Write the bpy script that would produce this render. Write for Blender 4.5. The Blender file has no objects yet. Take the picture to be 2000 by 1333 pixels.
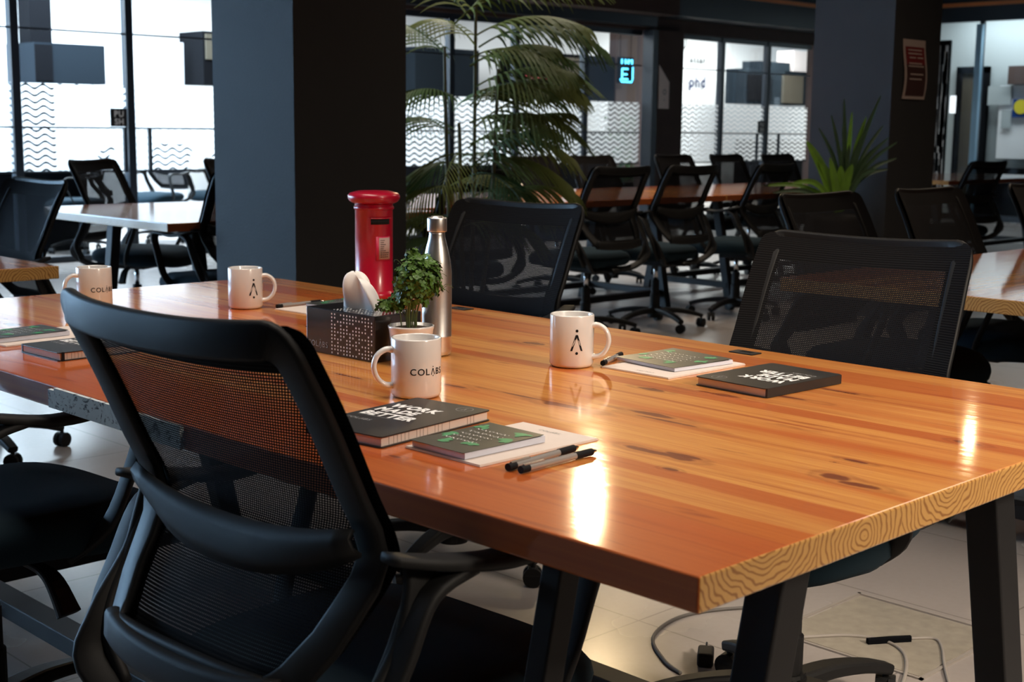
import bpy, bmesh, math, random
from mathutils import Vector, Matrix, Euler
C = bpy.context.scene
COL = C.collection
PI = math.pi
random.seed(7)

# ------------------------------------------------------------------ camera
cam_d = bpy.data.cameras.new('camera')
cam = bpy.data.objects.new('camera', cam_d); COL.objects.link(cam)
X_ = Vector((0.71232, -0.70176, 0.01131)).normalized()
F_ = Vector((0.69496, 0.70236, -0.15404)).normalized()
U_ = X_.cross(F_).normalized(); X_ = F_.cross(U_).normalized()
cam.matrix_world = Matrix(((X_.x, U_.x, -F_.x, -1.032), (X_.y, U_.y, -F_.y, -0.780), (X_.z, U_.z, -F_.z, 1.18), (0, 0, 0, 1)))
cam_d.sensor_width = 36; cam_d.lens = 48.154
cam_d.clip_start = 0.05; cam_d.clip_end = 100
cam_d.dof.use_dof = True; cam_d.dof.focus_distance = 2.35; cam_d.dof.aperture_fstop = 9
C.camera = cam
C.view_settings.view_transform = 'Standard'; C.view_settings.look = 'None'
C.view_settings.gamma = 1; C.view_settings.use_curve_mapping = False
C.view_settings.exposure = 0.0
C.cycles.max_bounces = 8; C.cycles.transparent_max_bounces = 24
C.cycles.sample_clamp_indirect = 4
try: C.cycles.caustics_reflective = False; C.cycles.caustics_refractive = False
except Exception: pass

# ------------------------------------------------------------------ world and lights
w = bpy.data.worlds.new('world'); C.world = w; w.use_nodes = True
w.node_tree.nodes['Background'].inputs[0].default_value = (0.55, 0.75, 1.0, 1)
w.node_tree.nodes['Background'].inputs[1].default_value = 1.0

def area(name, loc, rot, sx, sy, power, col, spread=None):
    l = bpy.data.lights.new(name, 'AREA'); l.shape = 'RECTANGLE'; l.size = sx; l.size_y = sy
    l.energy = power; l.color = col
    if spread: l.spread = spread
    o = bpy.data.objects.new(name, l); COL.objects.link(o)
    o.location = loc; o.rotation_euler = rot
    return o
R_ = math.radians
def point(name, loc, power, col, r=0.05):
    l = bpy.data.lights.new(name, 'POINT'); l.energy = power; l.color = col; l.shadow_soft_size = r
    o = bpy.data.objects.new(name, l); COL.objects.link(o); o.location = loc
    return o
def spot(name, loc, power, col, r, aim, ang):
    l = bpy.data.lights.new(name, 'SPOT'); l.energy = power; l.color = col; l.shadow_soft_size = r
    l.spot_size = R_(ang); l.spot_blend = 0.6
    o = bpy.data.objects.new(name, l); COL.objects.link(o); o.location = loc
    o.rotation_euler = (Vector(aim)-Vector(loc)).to_track_quat('-Z', 'Y').to_euler()
    return o
# offices behind the glass, ceiling fittings
area('office_light', (-1.2, 12.2, 2.92), (0, 0, 0), 5.0, 2.0, 800, (0.60, 0.80, 1.0))
area('office_light', (5.2, 12.2, 2.92), (0, 0, 0), 4.2, 2.0, 760, (0.78, 0.90, 1.0))
area('office_light', (9.3, 12.0, 2.92), (0, 0, 0), 2.4, 2.0, 150, (1.0, 1.0, 0.95))
area('office_light', (13.2, 12.0, 2.92), (0, 0, 0), 1.6, 2.0, 60, (1.0, 0.98, 0.95))
area('office_light', (17.4, 12.2, 2.92), (0, 0, 0), 2.6, 2.0, 290, (1.0, 1.0, 0.95))
area('office_light', (17.05, 7.2, 2.92), (0, 0, 0), 0.5, 3.4, 75, (0.9, 0.97, 1.0))
# daylight coming through the office at the far left and its glass
area('daylight', (-3.0, 13.6, 1.9), (-PI/2, 0, 0), 4.5, 1.9, 1080, (0.42, 0.68, 1.0))
# warm lamps of the lounge, unseen ceiling panels and added fill lights
spot('lamp', (6.10, 5.62, 2.90), 110, (1.0, 0.74, 0.42), 0.075, (0.6, 0.6, 0.75), 26)
spot('lamp', (6.22, 5.72, 3.10), 60, (1.0, 0.74, 0.42), 0.06, (0.6, 0.6, 0.75), 26)
spot('lamp', (9.8, 4.6, 2.90), 7, (1.0, 0.74, 0.42), 0.03, (0.9, 0.4, 0.75), 20)
area('ceiling_and_fill_light', (1.6, -0.6, 3.25), (0, 0, 0), 1.6, 1.6, 24, (1.0, 0.88, 0.76), 1.9)
area('ceiling_and_fill_light', (0.4, 1.6, 3.25), (0, 0, 0), 0.8, 2.2, 19, (1.0, 0.88, 0.76), 1.7)
area('ceiling_and_fill_light', (1.1, -3.4, 2.9), (R_(52), 0, 0), 0.6, 0.6, 17, (1.0, 0.85, 0.68), 0.75)  # added light, tilted at the end grain of the front table
area('ceiling_and_fill_light', (5.2, 1.6, 3.25), (0, 0, 0), 1.4, 1.4, 34, (1.0, 0.80, 0.60), 2.6)
area('ceiling_and_fill_light', (5.6, 5.35, 3.25), (0, 0, 0), 3.2, 0.5, 30, (1.0, 0.82, 0.62), 1.3)  # added fill, lifts the dark back tables
area('ceiling_and_fill_light', (3.2, 7.8, 3.25), (0, 0, 0), 1.5, 1.0, 26, (0.95, 0.95, 0.95), 2.4)  # added fill near the glass, brightens the push sign lettering
area('ceiling_and_fill_light', (-2.6, 1.6, 3.25), (0, 0, 0), 1.2, 1.6, 9, (0.78, 0.88, 1.0), 2.8)  # added cool fill for the faces turned to -X
area('ceiling_and_fill_light', (3.7, 4.4, 3.25), (0, 0, 0), 0.5, 0.5, 14, (1.0, 0.9, 0.75), 1.9)  # added fill over the palm leaves
area('ceiling_and_fill_light', (8.5, 7.3, 3.25), (0, 0, 0), 3.0, 0.8, 32, (1.0, 0.86, 0.72), 1.9)

# ------------------------------------------------------------------ node helpers
class NT:
    def __init__(s, name):
        s.m = bpy.data.materials.new(name); s.m.use_nodes = True
        s.t = s.m.node_tree; s.t.nodes.clear()
        s.out = s.t.nodes.new('ShaderNodeOutputMaterial')
    def n(s, typ, **kw):
        nd = s.t.nodes.new(typ)
        for k, v in kw.items(): setattr(nd, k, v)
        return nd
    def set(s, sock, v):
        if isinstance(v, bpy.types.NodeSocket): s.t.links.new(v, sock)
        elif isinstance(v, tuple) and len(v) == 3 and sock.type == 'RGBA': sock.default_value = (*v, 1)
        else: sock.default_value = v
    def math(s, op, a, b=0.0, c=None):
        nd = s.n('ShaderNodeMath', operation=op)
        s.set(nd.inputs[0], a); s.set(nd.inputs[1], b)
        if c is not None: s.set(nd.inputs[2], c)
        return nd.outputs[0]
    def mix(s, f, a, b):
        nd = s.n('ShaderNodeMix', data_type='RGBA')
        s.set(nd.inputs[0], f); s.set(nd.inputs[6], a); s.set(nd.inputs[7], b)
        return nd.outputs[2]
    def ramp(s, f, stops, interp='LINEAR'):
        nd = s.n('ShaderNodeValToRGB'); cr = nd.color_ramp; cr.interpolation = interp
        while len(cr.elements) < len(stops): cr.elements.new(0.5)
        for e, (p, c) in zip(cr.elements, stops):
            e.position = p; e.color = (*c, 1) if len(c) == 3 else c
        s.set(nd.inputs[0], f); return nd.outputs[0]
    def xyz(s, vec):
        nd = s.n('ShaderNodeSeparateXYZ'); s.set(nd.inputs[0], vec); return nd.outputs
    def comb(s, x, y, z):
        nd = s.n('ShaderNodeCombineXYZ'); s.set(nd.inputs[0], x); s.set(nd.inputs[1], y); s.set(nd.inputs[2], z); return nd.outputs[0]
    def noise(s, vec, scale=1, detail=4, rough=0.5, dist=0.0):
        nd = s.n('ShaderNodeTexNoise'); s.set(nd.inputs['Vector'], vec)
        nd.inputs['Scale'].default_value = scale; nd.inputs['Detail'].default_value = detail
        nd.inputs['Roughness'].default_value = rough; nd.inputs['Distortion'].default_value = dist
        return nd.outputs[0]
    def bsdf(s, base, rough=0.5, metal=0.0, coat=0.0, coat_r=0.1, spec=0.5, bump=None, bump_s=0.1, bump_d=0.01, **kw):
        b = s.n('ShaderNodeBsdfPrincipled')
        s.set(b.inputs['Base Color'], base); s.set(b.inputs['Roughness'], rough); s.set(b.inputs['Metallic'], metal)
        s.set(b.inputs['Coat Weight'], coat); s.set(b.inputs['Coat Roughness'], coat_r); s.set(b.inputs['Specular IOR Level'], spec)
        for k, v in kw.items(): s.set(b.inputs[k.replace('_', ' ')], v)
        if bump is not None:
            bn = s.n('ShaderNodeBump'); s.set(bn.inputs['Height'], bump)
            bn.inputs['Strength'].default_value = bump_s; bn.inputs['Distance'].default_value = bump_d
            s.t.links.new(bn.outputs[0], b.inputs['Normal']); s.t.links.new(bn.outputs[0], b.inputs['Coat Normal'])
        return b.outputs[0]
    def end(s, sh):
        s.t.links.new(sh, s.out.inputs[0]); return s.m
def objco(s): return s.n('ShaderNodeTexCoord').outputs['Object']
def simple(name, col, rough=0.5, metal=0.0, var=0.0, vs=40, **kw):
    s = NT(name)
    base = col
    nz = s.noise(objco(s), vs, 3)
    if var:
        base = s.mix(nz, tuple(c*(1-var) for c in col), tuple(min(1, c*(1+var)) for c in col))
    return s.end(s.bsdf(base, rough, metal, **kw))
def emis(name, col, st):
    s = NT(name); e = s.n('ShaderNodeEmission'); e.inputs[0].default_value = (*col, 1); e.inputs[1].default_value = st
    return s.end(e.outputs[0])

# ------------------------------------------------------------------ materials
M = {}
M['plastic'] = simple('black_plastic', (0.0045, 0.0045, 0.005), 0.55, var=0.15, vs=300, spec=0.3)
M['plastic_grey'] = simple('charcoal_plastic', (0.009, 0.009, 0.0095), 0.6, var=0.15, vs=300, spec=0.3)
M['chair_fabric'] = simple('black_seat_fabric', (0.008, 0.020, 0.030), 0.95, var=0.5, vs=900, spec=0.2)
M['chrome'] = simple('chrome', (0.75, 0.76, 0.78), 0.18, 1.0)
M['steel_black'] = simple('black_powder_coated_steel', (0.008, 0.008, 0.009), 0.55, var=0.2, vs=500, spec=0.3)
M['ceramic'] = simple('white_glazed_ceramic', (0.76, 0.73, 0.71), 0.25, coat=1.0, coat_r=0.04, var=0.02)
M['print_black'] = simple('black_print', (0.006, 0.006, 0.008), 0.6, spec=0.2)
M['print_white'] = simple('white_print', (0.85, 0.84, 0.83), 0.6)
M['print_grey'] = simple('grey_print', (0.30, 0.30, 0.30), 0.5)
M['cover'] = simple('black_notebook_cover', (0.020, 0.019, 0.019), 0.42, var=0.25, vs=700)
M['paper'] = simple('cream_paper', (0.72, 0.62, 0.56), 0.8, var=0.03)
M['paper_white'] = simple('white_paper', (0.66, 0.68, 0.78), 0.8, var=0.03)
M['card_black'] = simple('glossy_black_card', (0.012, 0.013, 0.016), 0.22, coat=0.6, coat_r=0.1)
M['tissue'] = simple('white_tissue', (0.86, 0.82, 0.79), 0.9, var=0.03, vs=60)
M['red'] = simple('red_enamel', (0.45, 0.004, 0.030), 0.32, coat=0.5, coat_r=0.15, var=0.08, vs=200)
M['red_light'] = simple('pink_red_plate', (0.60, 0.02, 0.08), 0.4)
M['label_paper'] = simple('aged_label_paper', (0.50, 0.34, 0.30), 0.7)
M['slot_black'] = simple('dark_slot', (0.003, 0.003, 0.003), 0.9)
M['leaf'] = simple('clover_green_leaf', (0.060, 0.135, 0.018), 0.5, var=0.5, vs=60, spec=0.35)
M['stem'] = simple('green_stem', (0.07, 0.10, 0.02), 0.6, var=0.2)
M['soil'] = simple('dark_potting_soil', (0.10, 0.07, 0.055), 1.0, var=0.7, vs=400)
M['palm'] = simple('palm_leaf', (0.15, 0.19, 0.045), 0.5, var=0.6, vs=3)
M['palm_dark'] = simple('dark_palm_leaf', (0.06, 0.13, 0.04), 0.5, var=0.5, vs=3)
M['cane'] = simple('palm_cane', (0.16, 0.13, 0.05), 0.6, var=0.3, vs=20)
M['bright_leaf'] = simple('bright_green_leaf', (0.16, 0.33, 0.03), 0.5, var=0.4, vs=8)
M['spike_leaf'] = simple('grey_green_leaf', (0.04, 0.085, 0.035), 0.5, var=0.4, vs=8)
M['pot_dark'] = simple('dark_planter', (0.02, 0.02, 0.022), 0.6, var=0.2)
M['page_line'] = simple('page_edge_line', (0.45, 0.38, 0.34), 0.8)  # thin darker lines across the page edges
M['cable'] = simple('grey_cable', (0.30, 0.27, 0.24), 0.6)
M['cable_dark'] = simple('dark_cable', (0.12, 0.11, 0.10), 0.6)
M['leaf_print'] = simple('green_leaf_print', (0.05, 0.28, 0.12), 0.45)
M['pad_cover'] = simple('dark_green_grey_cover', (0.035, 0.038, 0.034), 0.4)
M['clear'] = simple('smoked_clear_plastic', (0.42, 0.39, 0.37), 0.2, coat=1.0, metal=0.3)
M['frame'] = simple('blue_black_window_frame', (0.016, 0.026, 0.040), 0.4, var=0.2, vs=50)
M['cab_grey'] = simple('slate_cabinet', (0.010, 0.015, 0.021), 0.9, spec=0.08)
M['cab_black'] = simple('black_cabinet', (0.003, 0.0035, 0.005), 0.9, spec=0.08)
M['cab_beige'] = simple('beige_cabinet_door', (0.09, 0.08, 0.062), 0.9, spec=0.08)
M['panel_white'] = simple('white_panel', (0.62, 0.64, 0.68), 0.6)
M['ceil'] = simple('dark_ceiling', (0.018, 0.015, 0.014), 0.9)
M['bulk'] = simple('dark_brown_bulkhead', (0.060, 0.036, 0.030), 0.8, var=0.2, vs=5)
M['office_ceil'] = simple('office_ceiling', (0.8, 0.82, 0.85), 0.8)
M['orange_trim'] = simple('orange_timber_trim', (0.75, 0.26, 0.08), 0.5, var=0.2, vs=5)
M['sign_black'] = simple('black_sticker', (0.012, 0.012, 0.014), 0.5)
M['notice'] = simple('pale_notice_paper', (0.90, 0.80, 0.78), 0.8)
M['poster_paper'] = simple('poster_border', (0.42, 0.33, 0.30), 0.6)
M['poster_red'] = simple('poster_red', (0.17, 0.018, 0.020), 0.6)
M['poster_brown'] = simple('poster_brown', (0.055, 0.022, 0.020), 0.6)
M['tile_grey'] = simple('grey_board', (0.4, 0.45, 0.46), 0.6)
M['yellow'] = simple('yellow_disc', (0.65, 0.55, 0.03), 0.5)
M['blue'] = simple('blue_print', (0.01, 0.05, 0.22), 0.7, spec=0.1)
M['navy'] = simple('navy_print', (0.006, 0.012, 0.06), 0.8, spec=0.1)
M['green_dim'] = simple('green_foliage', (0.05, 0.10, 0.04), 0.7, var=0.5, vs=9)
M['neon'] = emis('blue_neon', (0.10, 0.62, 1.0), 5.0)
M['red_neon'] = emis('red_light_strip', (1.0, 0.12, 0.15), 1.2)
M['lamp_glow'] = emis('white_lamp', (0.95, 0.97, 1.0), 1.6)
M['blue_glow'] = simple('pale_blue_glass_edge', (0.35, 0.60, 0.80), 0.2)
M['edge_patch'] = None

def mk_column(name, base):
    s = NT(name); co = objco(s)
    nz = s.noise(co, 3, 5, 0.6); nf = s.noise(co, 90, 3)
    c = s.mix(nz, tuple(v*0.82 for v in base), tuple(v*1.2 for v in base))
    return s.end(s.bsdf(c, 0.75, bump=nf, bump_s=0.25, bump_d=0.004))
M['column'] = mk_column('dark_slate_paint', (0.024, 0.024, 0.026))

def mk_floor():
    s = NT('floor_tile'); g = s.n('ShaderNodeNewGeometry').outputs['Position']
    x, y, z = s.xyz(g)
    T = 0.60
    def line(v, off):
        f = s.math('FRACT', s.math('DIVIDE', s.math('ADD', v, off), T))
        d = s.math('ABSOLUTE', s.math('SUBTRACT', f, 0.5))
        return s.math('GREATER_THAN', d, 0.4965)
    ln = s.math('MAXIMUM', line(x, 20.17), line(y, 20.34))
    nz = s.noise(g, 1.3, 4); nf = s.noise(g, 60, 3)
    base = s.mix(nz, (0.32, 0.285, 0.265), (0.42, 0.385, 0.36))
    base = s.mix(s.math('MULTIPLY', nf, 0.3), base, (0.26, 0.22, 0.20))
    base = s.mix(s.math('MULTIPLY', ln, 0.65), base, (0.12, 0.10, 0.09))
    r = s.math('ADD', s.math('MULTIPLY', nz, 0.12), 0.20)
    return s.end(s.bsdf(base, r, bump=s.math('SUBTRACT', 1.0, ln), bump_s=0.2, bump_d=0.002))
M['floor'] = mk_floor()

# varnished pine planks running along local Y; top, end grain
PLANKS = [(0.0, (0.56, 0.125, 0.020)), (0.150, (0.60, 0.16, 0.024)), (0.205, (0.74, 0.33, 0.078)), (0.272, (0.56, 0.15, 0.030)), (0.312, (0.78, 0.36, 0.085)),
          (0.50, (0.74, 0.32, 0.070)), (0.63, (0.76, 0.33, 0.075)), (0.722, (0.54, 0.14, 0.026)), (0.762, (0.78, 0.36, 0.085)), (0.90, (0.72, 0.29, 0.060)), (1.02, (0.58, 0.16, 0.028)), (1.12, (0.76, 0.33, 0.075))]
KNOTS = [(0.438, 0.120, .014, .024), (0.425, 0.085, .010, .030), (0.530, 0.150, .006, .020), (0.505, 0.168, .003, .005), (0.314, 0.287, .006, .013), (0.372, 0.362, .010, .050), (0.385, 0.330, .006, .030),
         (0.561, 0.533, .010, .050), (0.540, 0.480, .005, .060), (0.507, 0.664, .013, .050), (0.513, 0.760, .004, .090), (0.096, 0.578, .006, .015), (0.92, 1.122, .013, .035), (0.744, 0.101, .008, .022),
         (0.768, 0.557, .010, .050), (0.717, 0.655, .007, .030), (0.942, 0.434, .007, .040), (0.49, 0.90, .006, .030), (0.413, 1.084, .006, .050), (0.833, 0.46, .008, .050), (0.142, 1.641, .006, .03),
         (0.97, 1.75, .012, .05), (0.72, 1.6, .012, .03), (0.25, 2.05, .014, .03)]
def mk_wood(name='varnished_pine'):
    s = NT(name); co = objco(s); x, y, z = s.xyz(co)
    wob = s.noise(s.comb(s.math('MULTIPLY', x, 3.0), s.math('MULTIPLY', y, 0.8), 0.0), 1, 3)
    xw = s.math('ADD', x, s.math('MULTIPLY', s.math('SUBTRACT', wob, 0.5), 0.05))
    xs = s.math('ADD', x, s.math('MULTIPLY', s.math('SUBTRACT', s.noise(s.comb(s.math('MULTIPLY', x, 20.0), s.math('MULTIPLY', y, 1.6), 5.0), 1, 3), 0.5), 0.035))
    base = s.ramp(s.math('DIVIDE', xs, 1.25), [(a/1.25, c) for a, c in PLANKS], 'CONSTANT')
    # plank tint changes along the length too
    broad = s.noise(s.comb(s.math('MULTIPLY', x, 14.0), s.math('MULTIPLY', y, 0.9), 0.0), 1, 3)
    base = s.mix(s.ramp(broad, [(0.50, (0, 0, 0)), (0.66, (0.75, 0.75, 0.75))]), base, (0.54, 0.10, 0.012))
    # streaky grain
    g1 = s.noise(s.comb(s.math('MULTIPLY', xw, 170.0), s.math('MULTIPLY', y, 3.0), 0.0), 1, 4, 0.6)
    g2 = s.noise(s.comb(s.math('MULTIPLY', xw, 45.0), s.math('MULTIPLY', y, 1.1), 3.0), 1, 3, 0.5)
    gm = s.ramp(g1, [(0.35, (0, 0, 0)), (0.7, (1, 1, 1))])
    base = s.mix(s.math('MULTIPLY', gm, 0.52), base, (0.48, 0.10, 0.012))
    gm2 = s.ramp(g2, [(0.55, (0, 0, 0)), (0.72, (1, 1, 1))])
    base = s.mix(s.math('MULTIPLY', gm2, 0.75), base, (0.36, 0.050, 0.008))
    g3 = s.noise(s.comb(s.math('MULTIPLY', xw, 330.0), s.math('MULTIPLY', y, 9.0), 9.0), 1, 3, 0.7)
    base = s.mix(s.math('MULTIPLY', s.ramp(g3, [(0.5, (0, 0, 0)), (0.75, (1, 1, 1))]), 0.5), base, (0.40, 0.07, 0.01))
    g4 = s.noise(s.comb(s.math('MULTIPLY', xw, 22.0), s.math('MULTIPLY', y, 2.2), 17.0), 1, 4, 0.55, 0.8)
    base = s.mix(s.math('MULTIPLY', s.ramp(g4, [(0.62, (0, 0, 0)), (0.70, (1, 1, 1))]), 0.6), base, (0.26, 0.035, 0.008))
    # knots
    kn = None
    kw = s.noise(co, 18, 3)
    for (kx, ky, a, b) in KNOTS:
        dx = s.math('DIVIDE', s.math('SUBTRACT', x, kx), a); dy = s.math('DIVIDE', s.math('SUBTRACT', y, ky), b)
        d = s.math('SQRT', s.math('ADD', s.math('MULTIPLY', dx, dx), s.math('MULTIPLY', dy, dy)))
        kn = d if kn is None else s.math('MINIMUM', kn, d)
    kd = s.math('ADD', kn, s.math('MULTIPLY', s.math('SUBTRACT', kw, 0.5), 2.2))
    ring = s.ramp(s.math('DIVIDE', kd, 4.0), [(0.0, (0.9, 0.9, 0.9)), (0.19, (0.85, 0.85, 0.85)), (0.27, (0.12, 0.12, 0.12)), (0.42, (0.30, 0.30, 0.30)), (0.52, (0, 0, 0))])
    base = s.mix(ring, base, (0.14, 0.016, 0.005))
    # end grain on the short faces
    nrm = s.xyz(s.n('ShaderNodeTexCoord').outputs['Normal'])
    isend = s.math('GREATER_THAN', s.math('ABSOLUTE', nrm[1]), 0.7)
    isside = s.math('GREATER_THAN', s.math('ABSOLUTE', nrm[0]), 0.7)
    cx, cz = 0.115, 0.062
    for lim, a_, b_ in ((0.205, 0.303, 0.018), (0.385, 0.495, 0.045), (0.60, 0.70, -0.01), (0.80, 0.88, 0.05), (0.98, 1.09, 0.0)):
        gt = s.math('GREATER_THAN', x, lim)
        cx = s.math('ADD', s.math('MULTIPLY', gt, a_), s.math('MULTIPLY', s.math('SUBTRACT', 1.0, gt), cx))
        cz = s.math('ADD', s.math('MULTIPLY', gt, b_), s.math('MULTIPLY', s.math('SUBTRACT', 1.0, gt), cz))
    ex = s.math('SUBTRACT', x, cx); ez = s.math('SUBTRACT', z, cz)
    en = s.noise(co, 25, 2)
    er = s.math('SQRT', s.math('ADD', s.math('MULTIPLY', ex, ex), s.math('MULTIPLY', s.math('MULTIPLY', ez, ez), 1.6)))
    er = s.math('ADD', er, s.math('MULTIPLY', en, 0.030))
    rg = s.math('SINE', s.math('MULTIPLY', er, 700.0))
    fine = s.noise(s.comb(s.math('MULTIPLY', x, 400.0), 0.0, s.math('MULTIPLY', z, 60.0)), 1, 2)
    ecol = s.mix(s.ramp(rg, [(0.25, (0, 0, 0)), (0.9, (1, 1, 1))]), (0.60, 0.33, 0.10), (0.27, 0.105, 0.026))
    ecol = s.mix(s.math('MULTIPLY', fine, 0.35), ecol, (0.42, 0.20, 0.05))
    base = s.mix(isend, base, ecol)
    side = s.mix(s.noise(s.comb(s.math('MULTIPLY', y, 0.7), s.math('MULTIPLY', z, 90.0), 0.0), 1, 3), (0.62, 0.16, 0.022), (0.30, 0.045, 0.008))
    base = s.mix(isside, base, side)
    bump = s.noise(s.comb(s.math('MULTIPLY', x, 40.0), s.math('MULTIPLY', y, 3.0), 0.0), 1, 2)
    return s.end(s.bsdf(base, 0.5, coat=1.0, coat_r=0.075, spec=0.25, bump=bump, bump_s=0.05, bump_d=0.003))
M['wood'] = mk_wood()
def mk_patch():  # blue window reflection painted as a pale tone, with dark cracks
    s = NT('painted_edge_reflection'); co = objco(s)
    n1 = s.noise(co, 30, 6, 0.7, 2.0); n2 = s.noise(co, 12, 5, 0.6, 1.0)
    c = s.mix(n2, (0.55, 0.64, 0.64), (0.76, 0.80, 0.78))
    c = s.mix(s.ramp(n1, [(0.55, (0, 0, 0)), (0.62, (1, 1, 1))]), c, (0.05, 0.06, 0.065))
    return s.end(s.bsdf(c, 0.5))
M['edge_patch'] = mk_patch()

def mk_mesh(name, col):
    s = NT(name); uv = s.n('ShaderNodeUVMap'); uv.uv_map = 'UVMap'
    u, v, _ = s.xyz(uv.outputs[0])
    pu, pv = 0.0040, 0.0036
    row = s.math('DIVIDE', v, pv)
    off = s.math('MULTIPLY', s.math('MODULO', s.math('FLOOR', row), 2.0), 0.5)
    fu = s.math('SUBTRACT', s.math('FRACT', s.math('ADD', s.math('DIVIDE', u, pu), off)), 0.5)
    fv = s.math('SUBTRACT', s.math('FRACT', row), 0.5)
    d = s.math('ADD', s.math('MULTIPLY', s.math('MULTIPLY', fu, fu), 1.0), s.math('MULTIPLY', s.math('MULTIPLY', fv, fv), 1.5))
    hole = s.math('LESS_THAN', d, 0.056)
    b = s.bsdf(col, 0.9, spec=0.12)
    tr = s.n('ShaderNodeBsdfTransparent')
    mx = s.n('ShaderNodeMixShader'); s.set(mx.inputs[0], hole); s.t.links.new(b, mx.inputs[1]); s.t.links.new(tr.outputs[0], mx.inputs[2])
    return s.end(mx.outputs[0])
M['mesh'] = mk_mesh('black_mesh_fabric', (0.009, 0.009, 0.011))
def mk_border():
    s = NT('black_ribbed_fabric'); uv = s.n('ShaderNodeUVMap'); uv.uv_map = 'UVMap'
    u, v, _ = s.xyz(uv.outputs[0])
    rb = s.math('SINE', s.math('MULTIPLY', v, 2*PI/0.0045))
    c = s.mix(s.math('MULTIPLY', s.math('ADD', rb, 1.0), 0.5), (0.004, 0.004, 0.0045), (0.012, 0.012, 0.013))
    return s.end(s.bsdf(c, 0.9, spec=0.10, bump=rb, bump_s=0.3, bump_d=0.001))
M['border'] = mk_border()

def mk_glass():
    s = NT('window_glass')
    tr = s.n('ShaderNodeBsdfTransparent'); tr.inputs[0].default_value = (0.93, 0.96, 0.97, 1)
    gl = s.n('ShaderNodeBsdfGlossy'); gl.inputs['Roughness'].default_value = 0.02; gl.inputs[0].default_value = (0.8, 0.9, 1, 1)
    lw = s.n('ShaderNodeLayerWeight'); lw.inputs[0].default_value = 0.15
    mx = s.n('ShaderNodeMixShader'); s.set(mx.inputs[0], s.math('MULTIPLY', lw.outputs[0], 0.6))
    s.t.links.new(tr.outputs[0], mx.inputs[1]); s.t.links.new(gl.outputs[0], mx.inputs[2])
    return s.end(mx.outputs[0])
M['glass'] = mk_glass()
def mk_film():
    # frosted film with clear wavy stripes, object space: x along the wall, z up
    s = NT('frosted_wave_film'); g = s.n('ShaderNodeNewGeometry').outputs['Position']
    x, y, z = s.xyz(g)
    wv = s.math('MULTIPLY', s.math('SINE', s.math('MULTIPLY', x, 2*PI/0.150)), 0.017)
    f = s.math('FRACT', s.math('DIVIDE', s.math('ADD', z, wv), 0.0585))
    clear = s.math('LESS_THAN', f, 0.36)
    tr = s.n('ShaderNodeBsdfTransparent'); tr.inputs[0].default_value = (0.9, 0.93, 0.95, 1)
    df = s.n('ShaderNodeBsdfDiffuse'); df.inputs[0].default_value = (0.85, 0.88, 0.92, 1)
    tl = s.n('ShaderNodeBsdfTranslucent'); tl.inputs[0].default_value = (0.92, 0.94, 0.96, 1)
    m1 = s.n('ShaderNodeMixShader'); m1.inputs[0].default_value = 0.75
    s.t.links.new(df.outputs[0], m1.inputs[1]); s.t.links.new(tl.outputs[0], m1.inputs[2])
    m2 = s.n('ShaderNodeMixShader'); s.set(m2.inputs[0], clear)
    s.t.links.new(m1.outputs[0], m2.inputs[1]); s.t.links.new(tr.outputs[0], m2.inputs[2])
    return s.end(m2.outputs[0])
M['film'] = mk_film()
M['white_wall'] = simple('white_wall_paint', (0.86, 0.88, 0.90), 0.8, var=0.02, vs=3)
def mk_steel():
    s = NT('brushed_steel'); co = objco(s); x, y, z = s.xyz(co)
    nz = s.noise(s.comb(s.math('MULTIPLY', x, 20.0), s.math('MULTIPLY', y, 20.0), s.math('MULTIPLY', z, 900.0)), 1, 3)
    r = s.math('ADD', s.math('MULTIPLY', nz, 0.16), 0.26)
    return s.end(s.bsdf((0.80, 0.77, 0.74), r, 1.0, bump=nz, bump_s=0.05, bump_d=0.0005))
M['steel'] = mk_steel()

# ------------------------------------------------------------------ geometry helpers
def link(name, me, m=None, parent=None, smooth=False, bevel=None, sub=0):
    o = bpy.data.objects.new(name, me); COL.objects.link(o)
    if m is not None:
        for mm in (m if isinstance(m, (list, tuple)) else [m]): me.materials.append(M[mm] if isinstance(mm, str) else mm)
    if parent is not None: o.parent = parent
    if smooth:
        me.polygons.foreach_set('use_smooth', [True]*len(me.polygons))
    if bevel:
        b = o.modifiers.new('bevel', 'BEVEL'); b.width = bevel; b.segments = 3; b.limit_method = 'ANGLE'; b.angle_limit = 0.6
    if sub:
        b = o.modifiers.new('sub', 'SUBSURF'); b.levels = sub; b.render_levels = sub
    return o
def obj(name, bm, m=None, parent=None, smooth=False, bevel=None, sub=0, recalc=True):
    if recalc: bmesh.ops.recalc_face_normals(bm, faces=bm.faces)
    me = bpy.data.meshes.new(name); bm.to_mesh(me); bm.free()
    o = link(name, me, m, parent, smooth, bevel, sub)
    return o
def tag(o, label=None, cat=None, group=None, kind=None):
    if label: o['label'] = label
    if cat: o['category'] = cat
    if group: o['group'] = group
    if kind: o['kind'] = kind
    return o
def thing(name, label, cat, loc=(0, 0, 0), rz=0, group=None):
    o = bpy.data.objects.new(name, None); COL.objects.link(o); o.empty_display_size = 0.1
    o.location = loc; o.rotation_euler = (0, 0, rz)
    return tag(o, label, cat, group)
def dup(root, loc, rz, label, group=None):
    r = root.copy(); COL.objects.link(r); r.location = loc; r.rotation_euler = (0, 0, rz); r['label'] = label
    if group: r['group'] = group
    elif 'group' in r: del r['group']
    for ch in [c for c in root.children]:
        c = ch.copy(); COL.objects.link(c); c.parent = r
        for g in ch.children:
            d = g.copy(); COL.objects.link(d); d.parent = c
    return r
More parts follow.
